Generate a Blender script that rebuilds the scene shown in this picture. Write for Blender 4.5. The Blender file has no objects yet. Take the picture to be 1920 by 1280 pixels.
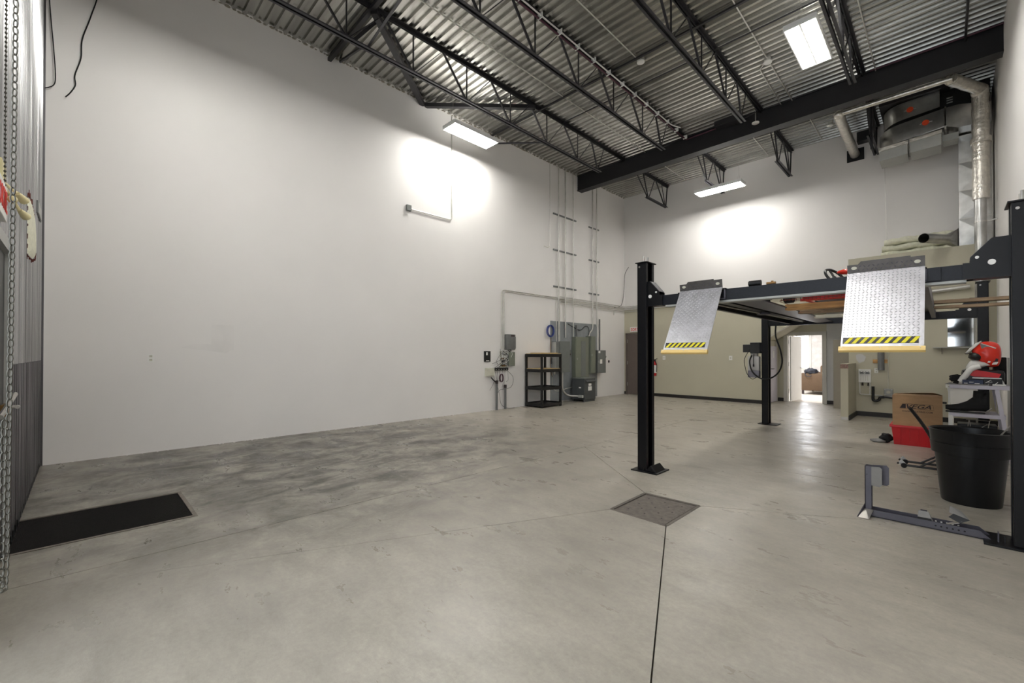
import bpy, bmesh, math, random
from mathutils import Vector, Matrix
random.seed(7)
C = bpy.context.scene.collection
PI = math.pi
S = bpy.context.scene

# ---------------------------------------------------------------- camera
cd = bpy.data.cameras.new('camera'); cam = bpy.data.objects.new('camera', cd); C.objects.link(cam)
cd.sensor_fit = 'HORIZONTAL'; cd.sensor_width = 36.0; cd.lens = 809.0/1920*36
cd.shift_y = 18.0/1920; cd.clip_start = 0.02; cd.clip_end = 200
cam.location = (0, 0, 1.4)
cam.rotation_euler = (math.radians(90.43), 0, math.radians(45.1))
S.camera = cam
# ---------------------------------------------------------------- light, exposure
w = bpy.data.worlds.new('sky'); S.world = w; w.use_nodes = True
wb = w.node_tree.nodes['Background']
wb.inputs[0].default_value = (0.86, 0.93, 1.0, 1); wb.inputs[1].default_value = 1.5
S.view_settings.view_transform = 'Standard'; S.view_settings.look = 'None'
S.view_settings.gamma = 1; S.view_settings.use_curve_mapping = False
S.view_settings.exposure = 0.85
TUBE = 62.0       # brightness of the fluorescent tubes
UP = 13.0         # glow of strips added on the lamp tops to brighten the deck
WINDOW = 8.0     # daylight behind the far window
# ---------------------------------------------------------------- materials
def lin(h):
    h = h.lstrip('#'); r = []
    for i in (0, 2, 4):
        c = int(h[i:i+2], 16)/255
        r.append(c/12.92 if c <= .04045 else ((c+.055)/1.055)**2.4)
    return (*r, 1)
def mat(name, col, rough=.6, metal=0.0, var=0.12, scale=6.0, bump=0.0, bscale=60.0, emit=None, es=0, spec=None, stretch=None, alpha=None):
    m = bpy.data.materials.new(name); m.use_nodes = True
    nt = m.node_tree; b = nt.nodes['Principled BSDF']; N = nt.nodes.new; L = nt.links.new
    c = lin(col) if isinstance(col, str) else col
    b.inputs['Roughness'].default_value = rough; b.inputs['Metallic'].default_value = metal
    if spec is not None: b.inputs['Specular IOR Level'].default_value = spec
    tc = N('ShaderNodeTexCoord'); mp = N('ShaderNodeMapping'); L(tc.outputs['Object'], mp.inputs[0])
    if stretch: mp.inputs['Scale'].default_value = stretch
    n = N('ShaderNodeTexNoise'); n.inputs['Scale'].default_value = scale; n.inputs['Detail'].default_value = 6
    L(mp.outputs[0], n.inputs[0])
    r = N('ShaderNodeMapRange'); r.inputs[1].default_value = .3; r.inputs[2].default_value = .7
    r.inputs[3].default_value = 1-var; r.inputs[4].default_value = 1+var
    L(n.outputs[0], r.inputs[0])
    mx = N('ShaderNodeVectorMath'); mx.operation = 'SCALE'; mx.inputs[0].default_value = c[:3]
    L(r.outputs[0], mx.inputs['Scale']); L(mx.outputs[0], b.inputs['Base Color'])
    if bump:
        n2 = N('ShaderNodeTexNoise'); n2.inputs['Scale'].default_value = bscale; n2.inputs['Detail'].default_value = 4
        L(mp.outputs[0], n2.inputs[0])
        bp = N('ShaderNodeBump'); bp.inputs['Strength'].default_value = bump; bp.inputs['Distance'].default_value = .01
        L(n2.outputs[0], bp.inputs['Height']); L(bp.outputs[0], b.inputs['Normal'])
    if emit:
        b.inputs['Emission Color'].default_value = lin(emit); b.inputs['Emission Strength'].default_value = es
    return m
def concrete():
    m = bpy.data.materials.new('polished_concrete'); m.use_nodes = True
    nt = m.node_tree; b = nt.nodes['Principled BSDF']; N = nt.nodes.new; L = nt.links.new
    tc = N('ShaderNodeNewGeometry').outputs['Position']
    def noise(sc, det=6, rot=0, st=(1, 1, 1), rough=.55, dist=0, loc=(0, 0, 0)):
        mp = N('ShaderNodeMapping'); mp.inputs['Scale'].default_value = st; mp.inputs['Rotation'].default_value = (0, 0, rot)
        mp.inputs['Location'].default_value = loc
        L(tc, mp.inputs[0]); n = N('ShaderNodeTexNoise'); n.inputs['Scale'].default_value = sc
        n.inputs['Detail'].default_value = det; n.inputs['Roughness'].default_value = rough; n.inputs['Distortion'].default_value = dist
        L(mp.outputs[0], n.inputs[0]); return n.outputs[0]
    def rng(x, a, bb, lo, hi):
        r = N('ShaderNodeMapRange'); r.inputs[1].default_value = a; r.inputs[2].default_value = bb
        r.inputs[3].default_value = lo; r.inputs[4].default_value = hi; L(x, r.inputs[0]); return r.outputs[0]
    def mul(a, c):
        k = N('ShaderNodeMath'); k.operation = 'MULTIPLY'; L(a, k.inputs[0])
        if isinstance(c, (int, float)): k.inputs[1].default_value = c
        else: L(c, k.inputs[1])
        return k.outputs[0]
    def op(o, a, c):
        k = N('ShaderNodeMath'); k.operation = o
        for i, v in enumerate((a, c)):
            if isinstance(v, (int, float)): k.inputs[i].default_value = v
            else: L(v, k.inputs[i])
        return k.outputs[0]
    big = rng(noise(.55, 5), .3, .7, .84, 1.1)
    mid = rng(noise(2.6, 9, .6, (1, 2.2, 1), .72, .15), .3, .72, .80, 1.12)
    fine = rng(noise(30, 8, 0, (1, 1, 1), .8), .3, .7, .84, 1.12)
    streak = rng(noise(5, 8, .9, (1, 2.5, 1), .75, .1), .5, .85, 1.0, .88)
    spots = rng(noise(3.1, 7, 0, (1, 1, 1), .62, .25, (3, 1, 0)), .675, .78, 1.0, .68)
    chips = rng(noise(2.1, 10, 0, (1, 1, 1), .7, .1, (9, 4, 0)), .66, .78, 1.0, 1.22)
    # dark tyre and oil dirt in front of the left wall: its own place on the slab
    sx = N('ShaderNodeSeparateXYZ'); L(tc, sx.inputs[0])
    dx = mul(op('ADD', sx.outputs[0], 6.2), .42); dy = mul(op('ADD', sx.outputs[1], -2.3), .34)
    d2 = op('ADD', mul(dx, dx), mul(dy, dy))
    near = rng(d2, 0.0, 2.2, 1.0, 0.0)
    dirtn = rng(noise(1.7, 10, .35, (1.6, 1, 1), .75, .5, (5, 2, 0)), .40, .60, .05, 1)
    dirt = rng(mul(near, dirtn), 0, .75, 1.0, .24)
    front_dim = rng(op('ADD', sx.outputs[1], mul(sx.outputs[0], .55)), -3.0, 5.5, .60, 1.0)  # front-left floor dimmed in the colour to offset daylight from the opening
    v = mul(mul(mul(big, mid), mul(fine, streak)), mul(mul(spots, chips), mul(dirt, front_dim)))
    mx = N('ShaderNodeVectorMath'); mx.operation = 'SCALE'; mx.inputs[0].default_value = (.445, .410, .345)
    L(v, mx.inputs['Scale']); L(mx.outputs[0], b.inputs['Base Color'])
    L(rng(noise(1.7, 7, .5, (1, 2, 1), .65), .3, .7, .22, .48), b.inputs['Roughness'])
    b.inputs['Specular IOR Level'].default_value = .45
    bp = N('ShaderNodeBump'); bp.inputs['Strength'].default_value = .12; bp.inputs['Distance'].default_value = .01
    L(noise(14, 8, .6, (1, 2, 1), .7), bp.inputs['Height']); L(bp.outputs[0], b.inputs['Normal'])
    return m
M = {}
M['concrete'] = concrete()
M['joint'] = mat('joint_filler', '#4a443c', .9)
M['wall'] = mat('white_wall_paint', '#e9e6e3', .55, var=.025, scale=.7, bump=.04, bscale=90)
M['wall_mark'] = mat('scuffed_wall_paint', '#e6e3e0', .6, var=.03, scale=4)
M['olive'] = mat('olive_wall_paint', '#bfbaa5', .55, var=.025, scale=1.5, bump=.03)
M['olive_dark'] = mat('taupe_board_paint', '#8c8577', .55, var=.03)
M['oldwhite'] = mat('unpainted_drywall', '#c9c8c6', .7, var=.03)
M['deck'] = mat('galvanised_roof_deck', '#b9b8b3', .27, .93, var=.24, scale=2.2, bump=.15, bscale=9, stretch=(.35, 2.5, 1))
M['liner'] = mat('galvanised_liner', '#a3a3a3', .30, 1.0, var=.45, scale=3.5, stretch=(5, 5, .10))
M['liner_old'] = mat('tarnished_liner', '#6f6e70', .38, 1.0, var=.5, scale=3, stretch=(5, 5, .2))
M['galv'] = mat('galvanised_duct', '#c2c2c0', .30, 1.0, var=.2, scale=5, bump=.1, bscale=14)
M['emt'] = mat('conduit_steel', '#cfcdc7', .42, .7, var=.12)
M['foil'] = mat('foil_wrap', '#e4dfd6', .28, .85, var=.14, scale=14, bump=1.0, bscale=24)
M['batt'] = mat('pale_insulation', '#e0dfca', .95, var=.1, scale=18, bump=.8, bscale=40)
M['steel'] = mat('charcoal_structural_steel', '#1f1e21', .5, .0, var=.12)
M['steel_grey'] = mat('dark_grey_joist_paint', '#343338', .45, .2, var=.12)
M['liftblack'] = mat('black_powder_coat', '#0b0b0e', .34, .0, spec=.3, var=.15, scale=30, bump=.04, bscale=180)
M['liftblue'] = mat('textured_black_beam', '#0e1019', .4, .0, spec=.35, var=.3, scale=60, bump=.12, bscale=220)
M['inner'] = mat('dark_steel_inner', '#08080a', .6, var=.1)
M['treadplate'] = mat('diamond_plate', '#c4c4ca', .36, .8, var=.14, scale=9, bump=.15, bscale=50)
M['shadeplate'] = mat('shaded_diamond_plate', '#55514e', .45, .6, var=.2, scale=20)  # ramp plate colour darkened for the shade on the tilted hinge flap
M['yellow'] = mat('hazard_yellow', '#e8dc1e', .5, var=.06)
M['black'] = mat('black_plastic', '#101012', .42, var=.12)
M['pot'] = mat('black_planter_plastic', '#0f0f11', .36, spec=.35, var=.12, scale=12)
M['rubber'] = mat('black_rubber', '#0c0c0d', .8)
M['yellowwood'] = mat('varnished_pale_wood', '#efcf84', .4, var=.08, scale=5, stretch=(1, 8, 8))
M['wood'] = mat('rough_lumber', '#c0935c', .7, var=.25, scale=6, stretch=(1, 9, 9), bump=.2, bscale=30)
M['oldwood'] = mat('weathered_lumber', '#8f7a61', .75, var=.35, scale=6, stretch=(1, 9, 9), bump=.2, bscale=30)
M['mdf'] = mat('particle_board', '#c2a878', .7, var=.1, scale=30)
M['white'] = mat('white_plastic', '#e9e8e4', .4, var=.02)
M['lightmetal'] = mat('white_lamp_housing', '#f2f2f0', .35, var=.01)
M['tube'] = mat('lit_fluorescent_tube', '#ffffff', .4, emit='#fffdf8', es=TUBE)
M['slot'] = mat('added_uplight_glow', '#ffffff', .4, emit='#fffdf8', es=UP)  # glow for the strips added on the lamp housings
M['panelgrey'] = mat('grey_enclosure_paint', '#6f7270', .42, .1, var=.05)
M['panelolive'] = mat('olive_grey_enclosure', '#74786c', .42, .1, var=.05)
M['panellight'] = mat('light_grey_enclosure', '#a9aaa6', .45, .1, var=.05)
M['backgrey'] = mat('grey_painted_plywood', '#878b8d', .6, var=.08, scale=8)
M['xfmr'] = mat('transformer_grey', '#4c4f50', .4, .1, var=.08)
M['pvc'] = mat('grey_pvc', '#6b6c6b', .4, var=.12, scale=12)
M['abs'] = mat('black_drain_pipe', '#131313', .35)
M['beige'] = mat('cream_plastic', '#ded3a4', .45, var=.05)
M['greybox'] = mat('pale_grey_box', '#c8c6b6', .5)
M['cardboard'] = mat('brown_cardboard', '#a88764', .85, var=.07, scale=8, stretch=(1, 1, 3))
M['red'] = mat('red_plastic', '#c4101a', .35, var=.08, scale=6)
M['redhelmet'] = mat('glossy_red', '#e23322', .18, var=.04)
M['signred'] = mat('sign_red', '#d8261c', .5)
M['ink'] = mat('dark_ink', '#33292a', .7)
M['browndoor'] = mat('brown_door_paint', '#5b504a', .42, var=.05)
M['lilacdoor'] = mat('pale_grey_door_paint', '#c6c2cd', .38, var=.05)
M['frame'] = mat('light_door_frame', '#cdcac2', .4, var=.03)
M['baseblack'] = mat('black_rubber_baseboard', '#23201e', .5)
M['grate'] = mat('dusty_cover_plate', '#6b645c', .75, .2, var=.25, scale=20, bump=.4, bscale=90)
M['mat'] = mat('black_ribbed_mat', '#0f0d0b', .95, var=.4, scale=30, bump=.4, bscale=150, spec=.15)
M['chockgrey'] = mat('grey_chock_paint', '#56545c', .4, .35, var=.08)
M['padgrey'] = mat('worn_grey_paint', '#7d7b78', .5, .1)
M['chocksilver'] = mat('bare_steel', '#a6a39e', .35, .9, var=.12)
M['chain'] = mat('zinc_chain', '#5f5d56', .36, .9, var=.2, scale=30)
M['darkchain'] = mat('dull_chain', '#54524c', .45, .8, var=.2)
M['blue'] = mat('blue_hose', '#2b3f8c', .35)
M['navy'] = mat('navy_box_print', '#26304e', .5, var=.3, scale=50)
M['orange'] = mat('orange_sticker', '#d6481c', .5)
M['sofa'] = mat('brown_sofa_fabric', '#5d4a38', .9, var=.1, scale=30, bump=.3)
M['bag'] = mat('dark_blue_bag', '#22252f', .7, var=.2)
M['roomwhite'] = mat('bright_room_paint', '#eeebe8', .7)
M['roomfloor'] = mat('pale_room_floor', '#d9cfc2', .5, var=.06, scale=3, stretch=(1, 6, 1))
M['sky'] = mat('window_daylight', '#ffffff', .5, emit='#f2f6ff', es=WINDOW)
M['rust'] = mat('rusty_torn_steel', '#5b2418', .8, .2, var=.3)
M['tank'] = mat('translucent_oil_tank', '#b8b7b4', .35, var=.05)
M['oil'] = mat('grey_oil_in_tank', '#74727c', .4, var=.1)
M['mirror'] = mat('mirror_glass', '#e6e8e8', .06, 1.0, var=.02)
M['copper'] = mat('brass_fitting', '#8a6a44', .35, .9)
M['purple'] = mat('maroon_cable', '#4a2433', .5)
M['extred'] = mat('extinguisher_red', '#b8161a', .3)
M['camo'] = mat('mottled_patch', '#8a6f66', .8, var=.6, scale=60)
M['fabric'] = mat('grey_cloth', '#8b8a88', .9, var=.2, scale=20)

# ---------------------------------------------------------------- mesh builder
BASE = {}
class MB:
    def __init__(s): s.v = []; s.f = []
    def add(s, vs, fs):
        o = len(s.v); s.v += [Vector(p) for p in vs]; s.f += [tuple(i+o for i in f) for f in fs]; return s
    def box(s, x0, x1, y0, y1, z0, z1, bev=0):
        if bev:
            bm = bmesh.new(); bmesh.ops.create_cube(bm, size=1)
            for v in bm.verts: v.co = Vector(((x0+x1)/2+v.co.x*(x1-x0), (y0+y1)/2+v.co.y*(y1-y0), (z0+z1)/2+v.co.z*(z1-z0)))
            bmesh.ops.bevel(bm, geom=bm.edges[:], offset=bev, segments=2, affect='EDGES', profile=.6)
            bm.verts.index_update(); s.add([v.co for v in bm.verts], [[v.index for v in f.verts] for f in bm.faces]); bm.free(); return s
        return s.add([(x0,y0,z0),(x1,y0,z0),(x1,y1,z0),(x0,y1,z0),(x0,y0,z1),(x1,y0,z1),(x1,y1,z1),(x0,y1,z1)],
                     [(0,3,2,1),(4,5,6,7),(0,1,5,4),(1,2,6,5),(2,3,7,6),(3,0,4,7)])
    def bar(s, p, q, wd, ht, up=(0,0,1)):
        p = Vector(p); q = Vector(q); d = (q-p).normalized(); u = Vector(up)
        if abs(d.dot(u)) > .98: u = Vector((0,1,0))
        a = d.cross(u).normalized()*wd/2; b = a.cross(d).normalized()*ht/2
        vs = [e+sa*a+sb*b for e in (p, q) for sa, sb in ((-1,-1),(1,-1),(1,1),(-1,1))]
        return s.add(vs, [(0,1,2,3),(7,6,5,4),(0,4,5,1),(1,5,6,2),(2,6,7,3),(3,7,4,0)])
    def tube(s, pts, r, n=8, cap=True):
        pts = [Vector(p) for p in pts]; m = len(pts); rs = r if isinstance(r, (list, tuple)) else [r]*m
        dirs = []
        for i in range(m):
            d = (pts[min(i+1, m-1)]-pts[max(i-1, 0)])
            dirs.append(d.normalized())
        u = Vector((0,0,1)) if abs(dirs[0].z) < .9 else Vector((1,0,0))
        a = dirs[0].cross(u).normalized(); vs = []
        for i in range(m):
            a = (a - dirs[i]*a.dot(dirs[i])).normalized(); b = dirs[i].cross(a)
            for k in range(n):
                t = 2*PI*k/n; vs.append(pts[i]+(a*math.cos(t)+b*math.sin(t))*rs[i])
        fs = [(i*n+k, i*n+(k+1)%n, (i+1)*n+(k+1)%n, (i+1)*n+k) for i in range(m-1) for k in range(n)]
        if cap: fs += [tuple(range(n))[::-1], tuple((m-1)*n+k for k in range(n))]
        return s.add(vs, fs)
    def lathe(s, prof, c=(0,0,0), n=32, sx=1, sy=1):
        vs = []; c = Vector(c)
        for r, z in prof:
            for k in range(n): vs.append(c+Vector((r*sx*math.cos(2*PI*k/n), r*sy*math.sin(2*PI*k/n), z)))
        m = len(prof)
        return s.add(vs, [(i*n+k, i*n+(k+1)%n, (i+1)*n+(k+1)%n, (i+1)*n+k) for i in range(m-1) for k in range(n)]+[tuple(range(n))[::-1], tuple((m-1)*n+k for k in range(n))])
    def prism(s, poly, axis, a, b):
        n = len(poly); vs = []
        for t in (a, b):
            for (p, q) in poly: vs.append({0:(t,p,q), 1:(p,t,q), 2:(p,q,t)}[axis])
        return s.add(vs, [tuple(range(n)), tuple(range(n, 2*n))[::-1]]+[(k, n+k, n+(k+1)%n, (k+1)%n) for k in range(n)])
    def sphere(s, c, r, sc=(1,1,1), n=16):
        prof = [(r*math.sin(PI*i/n), -r*math.cos(PI*i/n)*sc[2]) for i in range(n+1)]
        prof[0] = (1e-4, prof[0][1]); prof[-1] = (1e-4, prof[-1][1])
        return s.lathe(prof, c, n*2, sc[0], sc[1])
    def build(s, name, m, parent=None, smooth=None, bevel=0):
        me = bpy.data.meshes.new(name)
        if parent is not None: base = BASE.get(parent.name, Vector())
        else:
            xs = [[v[i] for v in s.v] for i in range(3)]
            base = Vector(((min(xs[0])+max(xs[0]))/2, (min(xs[1])+max(xs[1]))/2, min(xs[2])))
        me.from_pydata([tuple(v-base) for v in s.v], [], s.f)
        bm = bmesh.new(); bm.from_mesh(me); bmesh.ops.recalc_face_normals(bm, faces=bm.faces[:]); bm.to_mesh(me); bm.free()
        me.materials.append(M[m] if isinstance(m, str) else m)
        o = bpy.data.objects.new(name, me); C.objects.link(o)
        BASE[o.name] = base
        if parent is not None: o.parent = parent
        else: o.location = base
        if smooth:
            for p in me.polygons: p.use_smooth = True
            try: me.set_sharp_from_angle(angle=math.radians(smooth))
            except Exception: pass
        if bevel:
            md = o.modifiers.new('bevel', 'BEVEL'); md.width = bevel; md.segments = 2; md.limit_method = 'ANGLE'
        return o
def thing(name, label, cat, base, group=None):
    o = bpy.data.objects.new(name, None); C.objects.link(o); o.empty_display_size = .1
    o.location = base; BASE[o.name] = Vector(base)
    o['label'] = label; o['category'] = cat
    if group: o['group'] = group
    return o
def tag(o, label, cat, group=None, kind=None):
    o['label'] = label; o['category'] = cat
    if group: o['group'] = group
    if kind: o['kind'] = kind
    return o
def struct(o): o['kind'] = 'structure'; return o
def B(*a, **k): return MB().box(*a, **k)
def arc(p, q, r, n=5):
    "rounded polyline through points"
    return None
def crumple(c, r, sc, seed, n=12):
    from mathutils import noise
    m = MB().sphere(c, r, sc, n); c = Vector(c)
    for i, v in enumerate(m.v):
        d = v-c; k = 1+.38*noise.noise(d*(1.6/r)+Vector((seed, 0, 0)))+.2*noise.noise(d*(4/r)+Vector((0, seed, 0)))
        v = c+d*k; v.z = max(v.z, c.z-r*sc[2]*.98); m.v[i] = v
    return m
def pillow(outline, c, hw_, y, n=7):
    'rounded solid with the given side outline (x, z)'
    m = MB(); k = len(outline); vs = []
    for i in range(n+1):
        a = -PI/2+PI*i/n; f = max(.02, math.cos(a))**.55
        for (px_, pz_) in outline: vs.append((c[0]+(px_-c[0])*f, y+hw_*math.sin(a), c[1]+(pz_-c[1])*f))
    return m.add(vs, [(i*k+j, i*k+(j+1) % k, (i+1)*k+(j+1) % k, (i+1)*k+j) for i in range(n) for j in range(k)]+[tuple(range(k)), tuple(n*k+j for j in range(k))])
def rounded(pts, r=.06, n=4):
    pts = [Vector(p) for p in pts]; out = [pts[0]]
    for i in range(1, len(pts)-1):
        a = (pts[i-1]-pts[i]); b = (pts[i+1]-pts[i]); rr = min(r, a.length*.45, b.length*.45)
        p0 = pts[i]+a.normalized()*rr; p1 = pts[i]+b.normalized()*rr
        for k in range(n+1):
            t = k/n; out.append(p0.lerp(pts[i], t).lerp(pts[i].lerp(p1, t), t))
    out.append(pts[-1]); return out
def smoothpath(pts, n=6):
    P = [Vector(p) for p in pts]; P = [P[0]]+P+[P[-1]]; out = []
    for i in range(1, len(P)-2):
        for k in range(n):
            t = k/n; a, b, c, d = P[i-1], P[i], P[i+1], P[i+2]
            out.append(.5*((2*b)+(c-a)*t+(2*a-5*b+4*c-d)*t*t+(3*b-a-3*c+d)*t**3))
    out.append(P[-2]); return out
def copyobj(o, parent=None, loc=None, name=None):
    c = o.copy(); C.objects.link(c)
    if parent is not None: c.parent = parent
    if loc is not None: c.location = loc
    return c
def text(body, name, m, parent, origin, xdir, ydir, size, extrude=.001, width=None, shear=0):
    cu = bpy.data.curves.new(name, 'FONT'); cu.body = body; cu.size = 1; cu.extrude = extrude/size; cu.shear = shear
    cu.align_x = 'CENTER'; cu.align_y = 'CENTER'; cu.offset = .012; cu.resolution_u = 2
    t = bpy.data.objects.new(name+'_tmp', cu); C.objects.link(t)
    dg = bpy.context.evaluated_depsgraph_get(); me = bpy.data.meshes.new_from_object(t.evaluated_get(dg))
    bpy.data.objects.remove(t)
    xs = [v.co.x for v in me.vertices]; W = max(xs)-min(xs); cx = (max(xs)+min(xs))/2
    ys = [v.co.y for v in me.vertices]; cy = (max(ys)+min(ys))/2; H = max(ys)-min(ys)
    sy = size/H; sx = (width/W) if width else sy
    xd = Vector(xdir); yd = Vector(ydir); zd = xd.cross(yd); base = BASE[parent.name]
    for v in me.vertices:
        v.co = Vector(origin)+xd*(v.co.x-cx)*sx+yd*(v.co.y-cy)*sy+zd*v.co.z*size-base
    me.materials.clear(); me.materials.append(M[m])
    o = bpy.data.objects.new(name, me); C.objects.link(o); o.parent = parent; BASE[o.name] = base
    return o

XL, XR, YF, YB, ZC = -8.03, .72, -.37, 13.65, 6.93

# ================================================================ FLOOR
fl = struct(B(XL-.2, XR+.2, YF-3.2, YB+1.4, -.2, -.03).build('floor', 'joint'))
D1, D2, D3, D4 = (-2.14, 3.40), (-1.615, 3.385), (-1.61, 4.05), (-2.145, 4.035)
def slab(poly, gap=.004, top=0.0):
    n = len(poly); P = [Vector(p) for p in poly]
    area = sum(P[i].x*P[(i+1) % n].y-P[(i+1) % n].x*P[i].y for i in range(n))
    if area < 0: P.reverse()
    out = []
    for i in range(n):
        a, b, c = P[i-1], P[i], P[(i+1) % n]
        d1 = (b-a).normalized(); d2 = (c-b).normalized()
        n1 = Vector((-d1.y, d1.x)); n2 = Vector((-d2.y, d2.x)); m = (n1+n2)
        m = m/m.dot(n1) if m.dot(n1) > .2 else n1
        out.append(b+m*gap)
    m = MB().prism([(p.x, p.y) for p in out], 2, -.03, top)
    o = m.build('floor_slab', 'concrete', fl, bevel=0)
    # every slab carries the floor's own coordinates so the concrete runs on
    return o
yj, xj = 5.40, -3.86
P1 = (-3.95, YF); P2 = (.02, YF); P3 = (XR, yj); P4 = (xj, yj); PR = (XR, YF)
MX0, MX1, MY1 = -5.48, -4.62, .69          # ribbed mat pit
slab([(XL-.1, YF-3), (MX0-.03, YF-3), (MX0-.03, MY1+.03), (MX1+.03, MY1+.03), (MX1+.03, YF-3), (P1[0], YF-3), P1, P4, (xj, YB+1.3), (XL-.1, YB+1.3)], .003)
slab([P1, D1, D4, P4], .004)
slab([P4, D4, D3, P3], .004)
slab([D3, D2, P2, PR, P3], .004)
slab([P1, P2, D2, D1], .004)
slab([P1, (P1[0], YF-3), (XR, YF-3), PR], .004)
slab([P4, P3, (XR, 5.96), (xj, 5.96)], .003)
slab([(xj, 5.96), (XR, 5.96), (XR, YB+1.3), (xj, YB+1.3)], .003)
# drain cover with frame
t = thing('drain_cover', 'square dusty metal cover plate set in the concrete floor where four joints meet', 'floor cover', (-1.88, 3.72, 0))
fr = MB()
for a, b in ((D1, D2), (D2, D3), (D3, D4), (D4, D1)): fr.bar((*a, -.004), (*b, -.004), .028, .012)
fr.build('frame', 'chocksilver' if 0 else 'grate', t)
i4 = [Vector(D1).lerp(Vector(D3), .045), Vector(D2).lerp(Vector(D4), .045), Vector(D3).lerp(Vector(D1), .045), Vector(D4).lerp(Vector(D2), .045)]
pl = MB().prism([(p.x, p.y) for p in i4], 2, -.02, -.003).build('cover_plate', 'grate', t)
h = MB()
for i in range(5):
    for j in range(5):
        if (i+j) % 2 == 0:
            p = i4[0].lerp(i4[1], (i+1)/6).lerp(i4[3].lerp(i4[2], (i+1)/6), (j+1)/6)
            h.tube([(p.x, p.y, -.002), (p.x, p.y, -.0005)], .008, 6)
h.build('cover_hole', 'inner', pl)['kind'] = 'stuff'
# ribbed mat
t = thing('entrance_mat', 'long black ribbed mat sunk in the floor beside the corrugated metal wall', 'mat', ((MX0+MX1)/2, .16, 0))
B(MX0, MX1, YF-.02, MY1, -.03, -.002).build('mat_sheet', 'mat', t)
m = MB()
for k in range(112):
    y = YF+.01+k*.0094; m.box(MX0+.01, MX1-.01, y, y+.005, -.004, .0)
m.build('mat_rib', 'mat', t)['kind'] = 'stuff'
m = MB().box(MX0-.03, MX1+.03, MY1, MY1+.03, -.03, .004).box(MX1, MX1+.03, YF, MY1, -.03, .004).box(MX0-.03, MX0, YF, MY1, -.03, .004)
m.build('edge_frame', 'grate', t)

# ================================================================ CEILING DECK
ce = struct(B(XL-.2, XR+.2, YF-.2, YB+.2, 7.02, 7.1).build('ceiling', 'steel_grey'))
pw = .1524
prof = [(0, .042), (.045, .042), (.060, 0), (.107, 0), (.122, .042)]
y = YF-.15
while y < YB+.1:
    pts = []
    for k in range(6):
        for a, b in prof:
            pts.append((y+k*pw+a, ZC+b))
    pts.append((y+6*pw, ZC+.042))
    pts = [(a, b) for a, b in pts if a < YB+.15]
    n = len(pts); vs = [(x, a, b) for x in (XL-.05, XR+.05) for a, b in pts]
    o = MB().add(vs, [(i, i+1, n+i+1, n+i) for i in range(n-1)]).build('deck_sheet', 'deck', ce)
    # sheet lap line
    y += 6*pw

# ================================================================ WALLS
def wallpoly(name, poly, axis, a, b, m='wall'): return struct(MB().prism(poly, axis, a, b).build(name, m))
wl = wallpoly('wall_left', [(YF-.2, 0), (YB+.2, 0), (YB+.2, 7.02), (YF-.2, 7.02)], 0, XL-.15, XL)
B(XL, XL+.0012, 1.42, 1.72, 1.46, 1.86).build('paint_patch', 'wall_mark', wl)
MB().prism([(1.05, 1.50), (1.62, 1.42), (1.70, 1.48), (1.66, 1.55), (1.2, 1.56)], 0, XL, XL+.0016).build('paint_patch', 'wall_mark', wl)
# rough foam edge where wall meets deck
m = MB(); yy = YF
while yy < YB:
    d = .05+.07*random.random(); r = .012+.014*random.random()
    m.sphere((XL+.004, yy, ZC-.004+.01*random.random()), r, (1, 1.8, .8), 4); yy += d
m.build('foam_bead', 'olive_dark', wl)['kind'] = 'stuff'
# dropped mortar crumbs along the foot of the wall
m = MB()
for k in range(60):
    m.sphere((XL+.02+.03*random.random(), YF+random.random()*9, .004), .005+.008*random.random(), (1, 1.5, .6), 3)
m.build('mortar_crumb', 'wall_mark', wl)['kind'] = 'stuff'
wr = wallpoly('wall_right', [(YF-.2, 0), (YB+.2, 0), (YB+.2, 7.02), (YF-.2, 7.02)], 0, XR, XR+.15)
# back wall with the stair-shaped opening of the recess
hp = [(-3.60, 0), (-3.60, 1.82), (-2.30, 2.62), (-1.58, 2.62), (-1.58, 0)]
bk = struct(MB().prism([(XL, 0), (-3.60, 0), (-3.60, 1.82), (-3.60, 7.02), (XL, 7.02)], 1, YB, YB+.15)
     .prism([(-3.60, 1.82), (-2.30, 2.62), (-2.30, 7.02), (-3.60, 7.02)], 1, YB, YB+.15)
     .prism([(-2.30, 2.62), (-1.58, 2.62), (-1.58, 7.02), (-2.30, 7.02)], 1, YB, YB+.15)
     .prism([(-1.58, 0), (XR, 0), (XR, 7.02), (-1.58, 7.02)], 1, YB, YB+.15).build('wall_back', 'wall'))
zb = 2.95
ob = MB().prism([(XL, 0), (-3.60, 0), (-3.60, 1.82), (-3.60, zb), (XL, zb)], 1, YB-.012, YB)
ob.prism([(-3.60, 1.82), (-2.30, 2.62), (-1.58, 2.62), (-1.58, zb), (-3.60, zb)], 1, YB-.012, YB)
ob.build('painted_band', 'olive', bk)
struct(MB().box(-6.98, -3.60, YB-.03, YB-.012, 0, .10).build('baseboard_back', 'baseblack'))
struct(MB().box(XL, -7.93, YB-.03, YB-.012, 0, .10).build('trim_1', 'baseblack'))
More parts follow.
